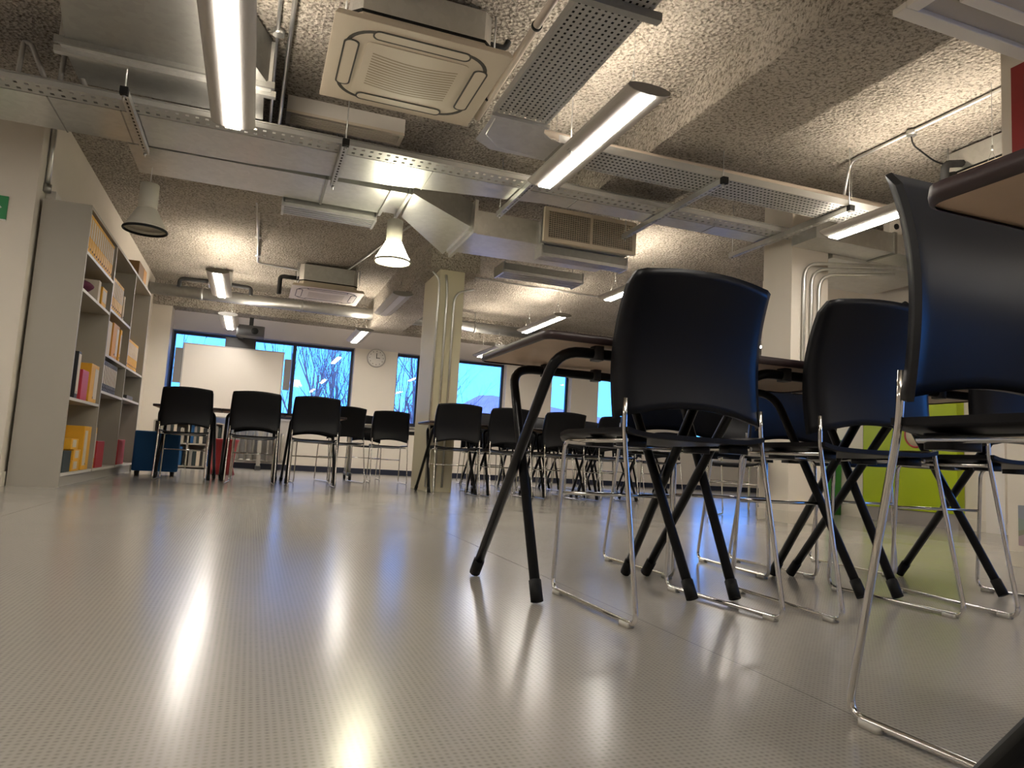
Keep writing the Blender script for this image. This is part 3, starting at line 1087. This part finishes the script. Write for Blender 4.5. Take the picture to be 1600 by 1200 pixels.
t = thing('ceiling_grille', 'long cream ceiling grille behind the tray between the lamp and the cassette unit', 'grille', (.445, 5.20, 2.735))
MB().box(-.42, .42, -.10, .10, .02, .125).build('casing', M['white'], t)
fr = MB()
fr.box(-.42, .42, -.10, -.075, 0, .02).box(-.42, .42, .075, .10, 0, .02).box(-.42, -.39, -.075, .075, 0, .02).box(.39, .42, -.075, .075, 0, .02)
fr.build('frame', M['ac'], t)
MB().box(-.39, .39, -.075, .075, .012, .02).build('backing', M['ac_dark'], t)
lv = MB()
for k in range(6):
    y = -.07 + k * .025
    lv.box(-.39, .39, y, y + .008, .002, .012)
lv.build('louvres', M['ac'], t)

# duct and panels near the square column at right
t = thing('air_duct', 'grey duct crossing the head of the square column', 'duct', (0, 0, 0))
MB().box(4.17, 5.9, 4.50, 4.785, 2.33, 2.50).build('duct_run', M['galv'], t)
MB().box(4.62, 5.9, 4.79, 5.6, 2.30, 2.52).build('duct_run', M['galv'], t)
MB().box(5.0, 5.03, 4.49, 4.79, 2.32, 2.51).build('joint', M['galv_dark'], t)
t = thing('isolator_switch', 'white isolator switch box on the duct beside the square column', 'switch', (5.05, 4.56, 2.501))
MB().box(-.07, .07, -.04, .03, 0, .14).build('case', M['white'], t, bevel=.006)
MB().lathe([(0, -.05), (.025, -.05), (.025, -.04)], (0, 0, .07), 14, 'y').build('knob', M['rubber'], t)

# ------------------------------------------------------------------ trays, struts, pipes
t = thing('cable_tray', 'narrow slotted cable tray running left to right under the lamps', 'tray', (0, 0, 0))
tb = MB()
tb.perf((-2.6, 4.70, 2.405), (6.9, 0, 0), (0, .15, 0), 120, 2, .36, .34)
tb.box(-2.6, 4.3, 4.697, 4.700, 2.405, 2.445)
tb.box(-2.6, 4.3, 4.850, 4.853, 2.405, 2.445)
tb.build('tray_bed', M['tray'], t)
MB().box(-2.6, 4.3, 4.692, 4.701, 2.438, 2.446).build('lip', M['galv_dark'], t)

t = thing('cable_tray', 'wide perforated cable tray turning the corner beside the cassette unit', 'tray', (0, 0, 0))
tb = MB()
tb.perf((1.66, 4.02, 2.405), (2.75, 0, 0), (0, .30, 0), 84, 7, .50, .36)
tb.box(1.66, 4.41, 4.017, 4.02, 2.405, 2.455)
tb.box(1.66, 4.41, 4.32, 4.323, 2.405, 2.455)
tb.build('tray_bed', M['tray'], t)
tb = MB()
tb.perf((1.17, 2.0, 2.405), (.33, 0, 0), (0, 1.86, 0), 10, 56, .36, .46)
tb.box(1.167, 1.17, 2.0, 3.86, 2.405, 2.455)
tb.box(1.50, 1.503, 2.0, 3.86, 2.405, 2.455)
tb.build('tray_bed', M['tray'], t)
bd = MB()
bd.prism([(1.17, 3.86, 2.404), (1.50, 3.86, 2.404), (1.53, 3.95, 2.404), (1.60, 4.0, 2.404), (1.68, 4.02, 2.404), (1.68, 4.32, 2.404), (1.30, 4.32, 2.404), (1.17, 4.22, 2.404)],
         [(1.17, 3.86, 2.408), (1.50, 3.86, 2.408), (1.53, 3.95, 2.408), (1.60, 4.0, 2.408), (1.68, 4.02, 2.408), (1.68, 4.32, 2.408), (1.30, 4.32, 2.408), (1.17, 4.22, 2.408)])
bd.tube([(1.19, 3.9, 2.41), (1.21, 4.12, 2.41), (1.33, 4.27, 2.41), (1.55, 4.29, 2.41), (1.66, 4.30, 2.41)], .008, 6)
bd.build('bend', M['galv'], t)
for k in range(8):  # unseen cables, added so the tray holes look dark
    x = 1.20 + .039 * k
    MB().tube([(x, 2.05, 2.424), (x + .004 * (k % 3 - 1), 2.9, 2.424), (x, 3.80, 2.424)], .0185, 7).build('cable', M['rubber'], t)
for k in range(6):  # more added cables, block the bright ceiling behind these holes
    y = 4.05 + .046 * k
    MB().tube([(1.75, y, 2.427), (3.0, y + .004 * (k % 3 - 1), 2.427), (4.38, y, 2.427)], .021, 7).build('cable', M['rubber'], t)
MB().box(1.15, 1.52, 3.83, 3.86, 2.385, 2.404).build('coupler', M['galv'], t)
MB().box(1.12, 1.55, 2.62, 2.66, 2.365, 2.404).build('hanger_bar', M['galv_dark'], t)


def strut(label, x, y0, y1, z=2.362, top=ZC):
    t = thing('strut_channel', label, 'bracket', (x, (y0 + y1) / 2, z))
    L = y1 - y0
    mb = MB()
    mb.perf((-.02, -L / 2, 0), (.04, 0, 0), (0, L, 0), 1, int(L / .05), .34, .55)
    mb.box(-.0205, -.018, -L / 2, L / 2, 0, .041).box(.018, .0205, -L / 2, L / 2, 0, .041)
    mb.build('channel', M['galv'], t)
    MB().box(-.016, .016, -L / 2 + .002, L / 2 - .002, .03, .04).build('slot_shade', M['ac_dark'], t)  # dark strip standing for the shade inside the channel
    for s in (-1, 1):
        y = s * (L / 2 - .03)
        ro = MB().tube([(0, y, -.03), (0, y, top - z)], .004, 6).build('threaded_rod', M['galv'], t)
        MB().lathe([(.011, -.012), (.011, 0)], (0, y, 0), 6, caps=True).build('nut', M['galv_dark'], ro)
    MB().box(-.022, .022, -L / 2 - .002, -L / 2 + .035, -.001, .043).build('end_cap', M['rubber'], t)
    return t


strut('slotted strut hanger under the left duct, left of the first strip light', -.875, 4.50, 5.44)
strut('slotted strut hanger under the duct below the cassette unit', .405, 4.60, 5.42)
strut('slotted strut hanger at the far tip of the elliptical-ended strip light', 1.74, 3.98, 5.42)
strut('slotted strut hanger crossing the trays right of the supply grille', 2.90, 3.98, 5.42, top=2.60)
strut('slotted strut hanger crossing the trays near the square column', 4.02, 3.98, 5.42)

tag(MB().tube([(1.50, 4.25, 2.56), (4.9, 4.20, 2.56)], .024, 12).build('white_pipe', M['whitepipe']), 'pale pink-lit pipe running above the wide perforated tray', 'pipe')
t = thing('white_pipe', 'white condensate pipe sloping along the perforated tray past the cassette unit', 'pipe', (0, 0, 0))
MB().tube([(1.17, 2.2, 2.62), (1.20, 4.32, 2.60)], .022, 12).build('pipe', M['whitepipe'], t)
for y in (2.55, 3.25, 4.05):
    MB().lathe([(.028, -.01), (.028, .01)], (1.187, y, 2.612), 14, 'y', caps=True).build('clip', M['rubber'], t)
# spiral duct at the far end
t = thing('spiral_duct', 'long round spiral duct crossing the room near the windows', 'duct', (0, 11.55, 2.60))
MB().tube([(XL + .01, 0, 0), (5.5, 0, 0)], .088, 20).build('pipe', M['galv_dark'], t)
for x in (-.9, .55, 2.0, 3.4, 4.8):
    MB().lathe([(.095, -.02), (.095, .02)], (x, 0, 0), 20, 'x', caps=True).build('collar', M['galv_dark'], t)
    MB().tube([(x, 0, .10), (x, 0, ZC - 2.60)], .005, 5).build('hanger_rod', M['galv_dark'], t)
# ceiling conduits
def conduit(label, pts, r=.011, m='galv', rad=.08, boxes=()):
    t = thing('conduit', label, 'conduit', (0, 0, 0))
    MB().tube(rounded(pts, rad, 5), r, 8).build('pipe', M[m], t)
    for p in boxes:
        MB().lathe([(.034, -.018), (.034, .018)], p, 16, caps=True).build('junction_box', M['galv'], t)
    return t


conduit('left one of two thin conduits on the ceiling beside the first strip light', [(-.045, 1.6, 2.842), (-.085, 5.7, 2.842)], boxes=((-.065, 4.3, 2.84),))
conduit('right one of two thin conduits on the ceiling beside the first strip light', [(.045, 1.6, 2.842), (-.02, 5.7, 2.842)], .014)
conduit('conduit on the ceiling beside the right wall with a round junction box and downward bend', [(4.16, 2.62, 2.84), (4.17, 4.15, 2.84), (4.20, 4.30, 2.36)], .012, boxes=((4.165, 3.6, 2.83),))
conduit('thin dropper conduit left of the lit pendant', [(-.14, 6.35, 2.44), (-.14, 9.2, 2.83)], .009, boxes=())
conduit('conduit running along the far ceiling towards the cassette unit', [(-.14, 7.9, 2.84), (-.14, 10.1, 2.84), (.4, 10.2, 2.84)], .012, boxes=((-.14, 8.8, 2.84), (-.14, 9.7, 2.84)))
conduit('conduit running diagonally on the ceiling left of the cream column', [(1.45, 7.2, 2.84), (.9, 10.6, 2.84)], .012)
conduit('thin conduit crossing the far ceiling right of the cream column', [(2.2, 9.2, 2.84), (4.6, 9.3, 2.84), (4.75, 7.6, 2.84)], .012)
conduit('left thin conduit clipped down the cream column front', [(1.77, 7.48, .05), (1.77, 7.48, 2.30), (1.69, 7.48, 2.38)], .011)
conduit('middle thin conduit clipped down the cream column front', [(1.865, 7.485, .05), (1.865, 7.485, 2.20), (1.84, 7.485, 2.36)], .013)
conduit('right thin conduit bending off the top of the cream column', [(1.95, 7.485, .05), (1.95, 7.485, 2.17), (2.17, 7.485, 2.24)], .012, rad=.12)
for i, x in enumerate((4.30, 4.38, 4.46)):
    conduit('conduit bending from the square column to the right, %s of three' % ('outermost', 'middle', 'innermost')[i],
            [(x, 4.775, .4 if i == 1 else .85), (x, 4.775, 2.20 - .04 * i), (5.1, 4.62 - .02 * i, 2.25 - .04 * i)], .014, rad=.14)
t = thing('socket_outlet', 'steel socket outlet low on the square column', 'socket', (4.345, 4.79, .585))
MB().rbox(-.075, .075, -.045, 0, -.045, .045, .008, 2, 'y').build('plate', M['steel'], t)
for s in (-1, 1):
    MB().box(s * .035 - .014, s * .035 + .014, -.048, -.045, -.018, .022).build('socket_face', M['sign_white'], t)
MB().tube([(-.03, -.02, .045), (-.03, -.02, .30)], .011, 8).build('conduit', M['galv'], t)
# two bent hoses above the tray at upper left
for i, (x, l) in enumerate(((-1.49, 'left grey bent hose rising over the tray at upper left'), (-1.275, 'right grey bent hose rising over the tray at upper left'))):
    tag(MB().tube(rounded([(x, 4.80, 2.42), (x + .01, 4.80, 2.69), (x + .05, 4.80, 2.68), (x + .15, 4.80, 2.46)], .04, 6), .015, 10).build('hose', M['lamp_cap']), l, 'hose')


# ------------------------------------------------------------------ air conditioning cassettes
def cassette(label, loc, W=.95, D=.90, zc=ZC, box=(.28, .30), rz=0.0):
    """loc: centre of the lower panel face"""
    t = thing('cassette_air_conditioner', label, 'air conditioner', loc, rz)
    hw, hd = W / 2, D / 2
    mb = MB()
    mb.prism([(-hw, -hd, .004), (hw, -hd, .004), (hw, hd, .004), (-hw, hd, .004)],
             [(-hw + .02, -hd + .02, .045), (hw - .02, -hd + .02, .045), (hw - .02, hd - .02, .045), (-hw + .02, hd - .02, .045)])
    mb.build('fascia', M['ac'], t, bevel=.004)
    bw, bd = W * .40, D * .40
    MB().rbox(-bw, bw, -bd, bd, .045, .10, .05, 1, smooth=False).build('skirt', M['ac'], t)
    MB().rbox(-bw - .005, bw + .005, -bd - .005, bd + .005, .10, .115, .05, 1, smooth=False).build('gasket', M['rubber'], t)
    MB().rbox(-bw, bw, -bd, bd, .115, zc - loc[2] - .03, .05, 1, smooth=False).build('chassis', M['galv'], t)
    # rounded dark outlet loop
    def loop(a, b, r, z):
        out = []
        for cx, cy, t0 in ((a - r, b - r, 0), (-a + r, b - r, 90), (-a + r, -b + r, 180), (a - r, -b + r, 270)):
            for k in range(9):
                q = math.radians(t0 + 90 * k / 8)
                out.append((cx + r * math.cos(q), cy + r * math.sin(q), z))
        return out
    a, b_ = hw * .83, hd * .83
    mb = MB()

    def band(mb, o, i_, z):
        n, q = len(o), len(mb.v)
        mb.v += o + i_ + [(x, y, z + .004) for x, y, _ in o] + [(x, y, z + .004) for x, y, _ in i_]
        for k in range(n):
            j = (k + 1) % n
            for e in ((k, j, n + j, n + k), (2 * n + k, 2 * n + j, j, k), (n + k, n + j, 3 * n + j, 3 * n + k)):
                mb.face([q + w for w in e])
    band(mb, loop(a, b_, .17, .002), loop(a - .020, b_ - .020, .155, .002), .002)
    mb.build('outlet_slot', M['ac_dark'], t)
    for (cx, cy, lx, ly) in ((0, b_ - .034, .26, .036), (0, -b_ + .034, .26, .036), (a - .034, 0, .036, .24), (-a + .034, 0, .036, .24)):
        rr = min(lx, ly)
        fo = MB()
        sh = [(x + cx, y + cy, z) for x, y, z in loop(lx + .006, ly + .006, rr, -.0005)]
        si = [(x + cx, y + cy, z) for x, y, z in loop(lx - .003, ly - .003, rr - .006, -.0005)]
        band(fo, sh, si, -.0005)
        fl = MB().rbox(cx - lx, cx + lx, cy - ly, cy + ly, .0005, .004, rr - .004, 5).build('flap', M['ac'], t)
        fo.build('flap_gap', M['ac_dark'], fl)
    MB().rbox(-a + .11, a - .11, -b_ + .11, b_ - .11, -.0005, .004, .03, 3).build('intake_panel', M['ac'], t)
    gv = MB()
    for k in range(13):
        y = -.17 + k * .028
        def arc(u, dy):
            x = -.24 + .48 * u
            return (x, y + .035 * math.sin(PI * u) + dy, -.0012)
        for q in range(8):
            u0, u1 = q / 8, (q + 1) / 8
            bb = len(gv.v)
            gv.v += [arc(u0, 0), arc(u1, 0), arc(u1, .012), arc(u0, .012)]
            gv.face((bb, bb + 1, bb + 2, bb + 3))
    gv.build('intake_grooves', M['ac_groove'], t)
    for sx in (-1, 1):
        for sy in (-1, 1):
            MB().tube([(sx * (bw + .03), sy * bd * .8, .12), (sx * (bw + .03), sy * bd * .8, zc - loc[2])], .005, 6).build('hanger_rod', M['galv'], t)
    return t


AC1 = cassette('cream four-way ceiling cassette unit near the camera at top centre', (.672, 3.925, 2.545))
p = MB().tube(rounded([(.40, -.20, .2), (.50, -.20, .2), (.52, -.20, .25)], .03, 4), .018, 8).build('drain_pipe', M['foam'], AC1)
AC2 = cassette('cream ceiling cassette unit far off in front of the windows', (.79, 10.1, 2.50))
MB().tube(rounded([(-.38, 0, .2), (-.62, 0, .2), (-.62, 0, -.05)], .05, 4), .03, 8).build('lagged_pipe', M['foam'], AC2)
AC4 = cassette('cream ceiling cassette unit beside the right wall behind the red poster', (5.06, 3.42, 2.56))
MB().tube(rounded([(-.38, .2, .16), (-.55, .2, .12), (-.56, .2, -.1)], .05, 4), .028, 8).build('lagged_pipe', M['foam'], AC4)
MB().tube(rounded([(-.38, .26, .10), (-.50, .26, .06), (-.53, .24, -.06)], .04, 4), .022, 8).build('lagged_pipe', M['foam'], AC4)
MB().tube(rounded([(-.38, .22, .15), (-.60, .22, .12), (-.86, .20, .20), (-.89, .19, .27)], .1, 5), .006, 6).build('power_cable', M['rubber'], AC4)
# cassette with stepped frame, upper right corner
t = thing('cassette_air_conditioner', 'white stepped square cassette unit cut by the top edge at upper right', 'air conditioner', (2.92, 1.80, 2.42))
def frame_ring(o, i, z0, z1):
    mb = MB()
    mb.box(-o, o, -o, -i, z0, z1).box(-o, o, i, o, z0, z1).box(-o, -i, -i, i, z0, z1).box(i, o, -i, i, z0, z1)
    return mb
frame_ring(.44, .37, 0, .03).build('outer_frame', M['white'], t, bevel=.004)
frame_ring(.372, .27, .022, .05).build('vane', M['lamp_body'], t)
frame_ring(.28, .255, .04, .06).build('slot', M['ac_dark'], t)
frame_ring(.262, .20, .006, .05).build('inner_frame', M['white'], t, bevel=.004)
MB().box(-.2, .2, -.2, .2, .012, .05).build('intake_panel', M['lamp_body'], t)
MB().box(-.40, .40, -.40, .40, .05, .175).build('chassis', M['galv_dark'], t)

t = thing('lagged_pipes', 'group of black lagged pipes on the right wall behind the square column', 'pipe', (5.95, 5.0, 0))
for k in range(3):
    y = .13 * k
    MB().tube(rounded([(0, y, 1.2), (0, y, 2.10 - .05 * k), (-.12, y, 2.16 - .05 * k)], .05, 4), .032, 8).build('pipe', M['foam'], t)
t = thing('lagged_pipe', 'black bent lagged pipe on the far ceiling behind the strip light', 'pipe', (-.75, 10.9, 2.60))
MB().tube(rounded([(-.40, 0, -.06), (-.40, 0, .06), (.05, 0, .07), (.55, 0, .05), (.55, 0, -.06)], .07, 5), .028, 8).build('pipe', M['foam'], t)
MB().box(-.02, .28, -.12, .12, .0, .22).build('valve_box', M['galv_dark'], t)

# ------------------------------------------------------------------ whiteboard, projector, clock
t = thing('interactive_whiteboard', 'blank interactive whiteboard on a stand in front of the first window', 'whiteboard', (-.37, 12.1, 0))
MB().box(-.73, .73, -.02, .02, .80, 1.89).build('panel', M['board'], t)
fr = MB()
fr.box(-.75, .75, -.025, .025, 1.89, 1.908).box(-.75, .75, -.025, .025, .782, .80).box(-.75, -.73, -.025, .025, .80, 1.89).box(.73, .75, -.025, .025, .80, 1.89)
fr.build('frame', M['lamp_body'], t)
MB().box(-.86, -.755, -.02, .05, 1.28, 1.82).build('speaker', M['speaker'], t)
MB().box(.765, .87, -.02, .05, 1.30, 1.80).build('speaker', M['speaker'], t)
MB().box(-.16, .30, .02, .07, 1.91, 2.07).build('mount_plate', M['dark_plastic'], t)
MB().box(.02, .10, -.62, .06, 2.06, 2.10).build('projector_boom', M['dark_plastic'], t)
for s in (-1, 1):
    MB().box(s * .5 - .03, s * .5 + .03, .03, .09, .06, 1.9).build('post', M['steel'], t)
    MB().box(s * .5 - .04, s * .5 + .04, -.28, .34, .0, .06).build('foot', M['dark_plastic'], t)
t = thing('projector', 'dark short-throw projector on the boom above the whiteboard', 'projector', (-.16, 11.55, 2.02))
MB().rbox(-.20, .20, -.16, .14, 0, .16, .04, 4).build('body', M['dark_plastic'], t)
MB().lathe([(0, -.17), (.05, -.17), (.055, -.15)], (.06, 0, .08), 16, 'y').build('lens', M['rubber'], t)
MB().box(-.03, .03, -.03, .03, .16, .30).build('mount', M['rubber'], t)
t = thing('wall_clock', 'round white wall clock on the pier between the windows', 'clock', (1.925, YF, 2.02))
MB().lathe([(0, -.028), (.145, -.028), (.15, -.02), (.15, 0)], (0, 0, 0), 32, 'y').build('face', M['white'], t)
MB().lathe([(.145, -.03), (.158, -.036), (.165, -.02), (.165, 0)], (0, 0, 0), 32, 'y').build('rim', M['lamp_body'], t)
MB().box(-.006, .006, -.031, -.029, -.01, .085).build('hand', M['rubber'], t)
MB().box(-.005, .06, -.031, -.029, -.006, .006).build('hand', M['rubber'], t)
tk = MB()
for k in range(12):
    a = 2 * PI * k / 12
    tk.box(.118 * math.sin(a) - .006, .118 * math.sin(a) + .006, -.0305, -.0285, .118 * math.cos(a) - .006, .118 * math.cos(a) + .006)
tk.build('hour_marks', M['rubber'], t)

# red stools and low things at the far left
RS = thing('stool', 'red moulded stool in front of the low window wall', 'stool', (-.32, 9.7, 0))
MB().lathe([(0, .44), (.17, .44), (.18, .43), (.165, .40), (.13, .1), (.16, .0), (.15, 0), (.12, .1), (.15, .39), (0, .42)], (0, 0, 0), 24).build('body', M['red'], RS)
t = thing('low_bookcase', 'low grey bookcase full of spines below the first window', 'bookcase', (-.85, 11.3, 0))
MB().box(-.45, .45, .12, .14, 0, .66).build('back', M['shelf'], t)
for x in (-.45, 0, .45):
    MB().box(x - .01, x + .01, -.14, .12, 0, .66).build('upright', M['shelf'], t)
for z in (.02, .34, .65):
    MB().box(-.44, .44, -.14, .12, z, z + .02).build('shelf', M['shelf'], t)
bk = 0
cols = ['binder_black', 'shelf', 'navy', 'plinth', 'dark_box', 'paper']
base = {}
for z in (.041, .361):
    for xb in (-.42, .03):
        x = xb
        while x < xb + .36:
            w = rnd.uniform(.03, .05)
            h = rnd.uniform(.2, .27)
            tag(MB().box(-w / 2, w / 2, -.09, .09, 0, h).build('book', M[cols[bk % 6]], loc=(-.85 + x + w / 2, 11.28, z)), 'book on the low grey bookcase below the first window', 'book', 'books on the low bookcase')
            x += w + .004
            bk += 1
# radiator under the window
t = thing('radiator', 'grey column radiator below the first window behind the far chairs', 'radiator', (-.02, 12.36, 0))
for k in range(10):
    x = -.5 + k * .11
    MB().tube(rounded([(x, -.03, .14), (x, -.03, .58), (x, .06, .58), (x, .06, .14)], .03, 3), .022, 8).build('column_section', M['steel'], t)
MB().tube([(-.55, .015, .14), (.55, .015, .14)], .02, 8).build('header_pipe', M['steel'], t)
for s in (-1, 1):
    MB().box(s * .42 - .015, s * .42 + .015, -.03, .06, 0, .13).build('foot', M['steel'], t)

# ------------------------------------------------------------------ right wall
t = thing('lime_cupboard', 'lime green cupboard front with a round cream cut-out on the right wall', 'cupboard', (5.93, 5.06, 0))
MB().box(-.02, .06, -.42, .62, 0, .13).build('plinth', M['plinth'], t)
MB().box(-.03, .06, -.42, .62, .13, 1.22).build('door', M['lime'], t)
MB().lathe([(0, -.038), (.115, -.038), (.115, -.03)], (0, -.01, .845), 36, 'x').build('round_window', M['cream'], t)
MB().lathe([(.114, -.04), (.122, -.042), (.13, -.04), (.13, -.03), (.114, -.03)], (0, -.01, .845), 36, 'x').build('ring', M['red'], t)
MB().box(-.032, -.03, .618, .62, .13, 1.22).build('edge', M['dark_plastic'], t)
tag(MB().rbox(5.80, 5.985, 6.04, 6.34, 0, .80, .02, 3).build('recycling_bin', M['green']), 'leaf green bin beyond the square column', 'bin')
t = thing('poster', 'red poster with pictures high on the pier at the right edge', 'poster', (3.655, 2.32, 2.14))
MB().box(-.004, .004, -.22, .22, 0, .49).build('sheet', M['poster_red'], t)
MB().box(-.0055, -.004, -.20, .15, .30, .42).build('picture', M['poster_dark'], t)
MB().box(-.0055, -.004, -.20, .13, .17, .27).build('picture', M['lamp_cap'], t)
MB().box(-.0055, -.004, -.20, .14, .04, .14).build('picture', M['plinth'], t)
t = thing('photo_board', 'small board of photographs low on the pier at the right edge', 'picture', (3.655, 2.36, .105))
MB().box(-.006, .004, -.24, .18, 0, .20).build('prints', M['photos'], t)
struct(MB().box(3.64, 3.66, 2.2, 2.6, 0, .075).build('baseboard_pier', M['skirting']))
struct(MB().box(5.955, 6.0, 4.25, 4.42, 0, ZC).build('trim_2', M['white']))

# ------------------------------------------------------------------ outside
def ground(u, v):
    x, y = -70 + 190 * u, 13.2 + 150 * v
    h = math.exp(-((x - 53) / 15) ** 2) * 17 + math.exp(-((x - 31) / 10) ** 2) * 9
    return (x, y, -3.2 + h * max(0, (y - 40) / 110) ** .8 + .3 * math.sin(.4 * x) * v)


g = MB().grid(ground, 60, 20)
tag(g.build('ground', M['hill']), 'bluish winter hillside outside the windows', 'hill')['kind'] = 'structure'


def tree(name, label, loc, h, spread, depth, seed, r0=.10, group=None):
    R_ = random.Random(seed)
    mb = MB()

    def branch(p, d, L, r, k):
        n = 3
        pts, rs = [p], [r]
        q = p
        for i in range(n):
            d = (d + Vector((R_.uniform(-.12, .12), R_.uniform(-.12, .12), R_.uniform(-.03, .08)))).normalized()
            q = q + d * (L / n)
            pts.append(q)
            rs.append(r * (1 - .45 * (i + 1) / n))
        mb.tube(pts, rs, 5 if r > .02 else 3, caps=False)
        if k == 0:
            return
        for c in range(3 if k > 1 else 4):
            a = R_.uniform(0, 2 * PI)
            t = R_.uniform(.35, 1.0)
            i = min(n, max(1, int(t * n + .5)))
            s = Vector((math.cos(a), math.sin(a), R_.uniform(.1, .9))) * spread
            branch(pts[i], (d + s).normalized(), L * R_.uniform(.55, .8), rs[i] * .62, k - 1)
    branch(Vector((0, 0, 0)), Vector((0, 0, 1)), h * .42, r0, depth)
    return tag(mb.build(name, M['bark'], loc=loc), label, 'tree', group)


tree('bare_tree', 'bare winter tree with spreading branches seen through the window right of the cream column', (6.2, 21.5, -2.9), 7.5, .85, 5, 3, .13)
tree('bare_tree', 'bare winter tree outside the narrow window left of the cream column', (4.1, 19.5, -2.9), 7.0, .75, 5, 8, .12)
tree('bare_tree', 'bare winter tree behind the top edge of the whiteboard', (-.4, 19.0, -2.9), 7.5, .8, 5, 21, .12)
tree('bare_tree', 'bare winter tree at the left side of the whiteboard', (-2.6, 22.0, -2.9), 7.5, .8, 5, 5, .12)
for k in range(16):
    tree('bare_tree', 'slim upright bare tree in the thicket right of the window mullion', (.75 + .19 * k + rnd.uniform(-.08, .08), 17.0 + rnd.uniform(0, 5), -2.9), 8.5, .26, 4, 40 + k, .075, 'slim bare trees outside the first window')
tree('bare_tree', 'bare winter tree whose crown reaches over the hill behind the far row', (5.2, 24.0, -2.9), 9.0, .8, 5, 77, .14)
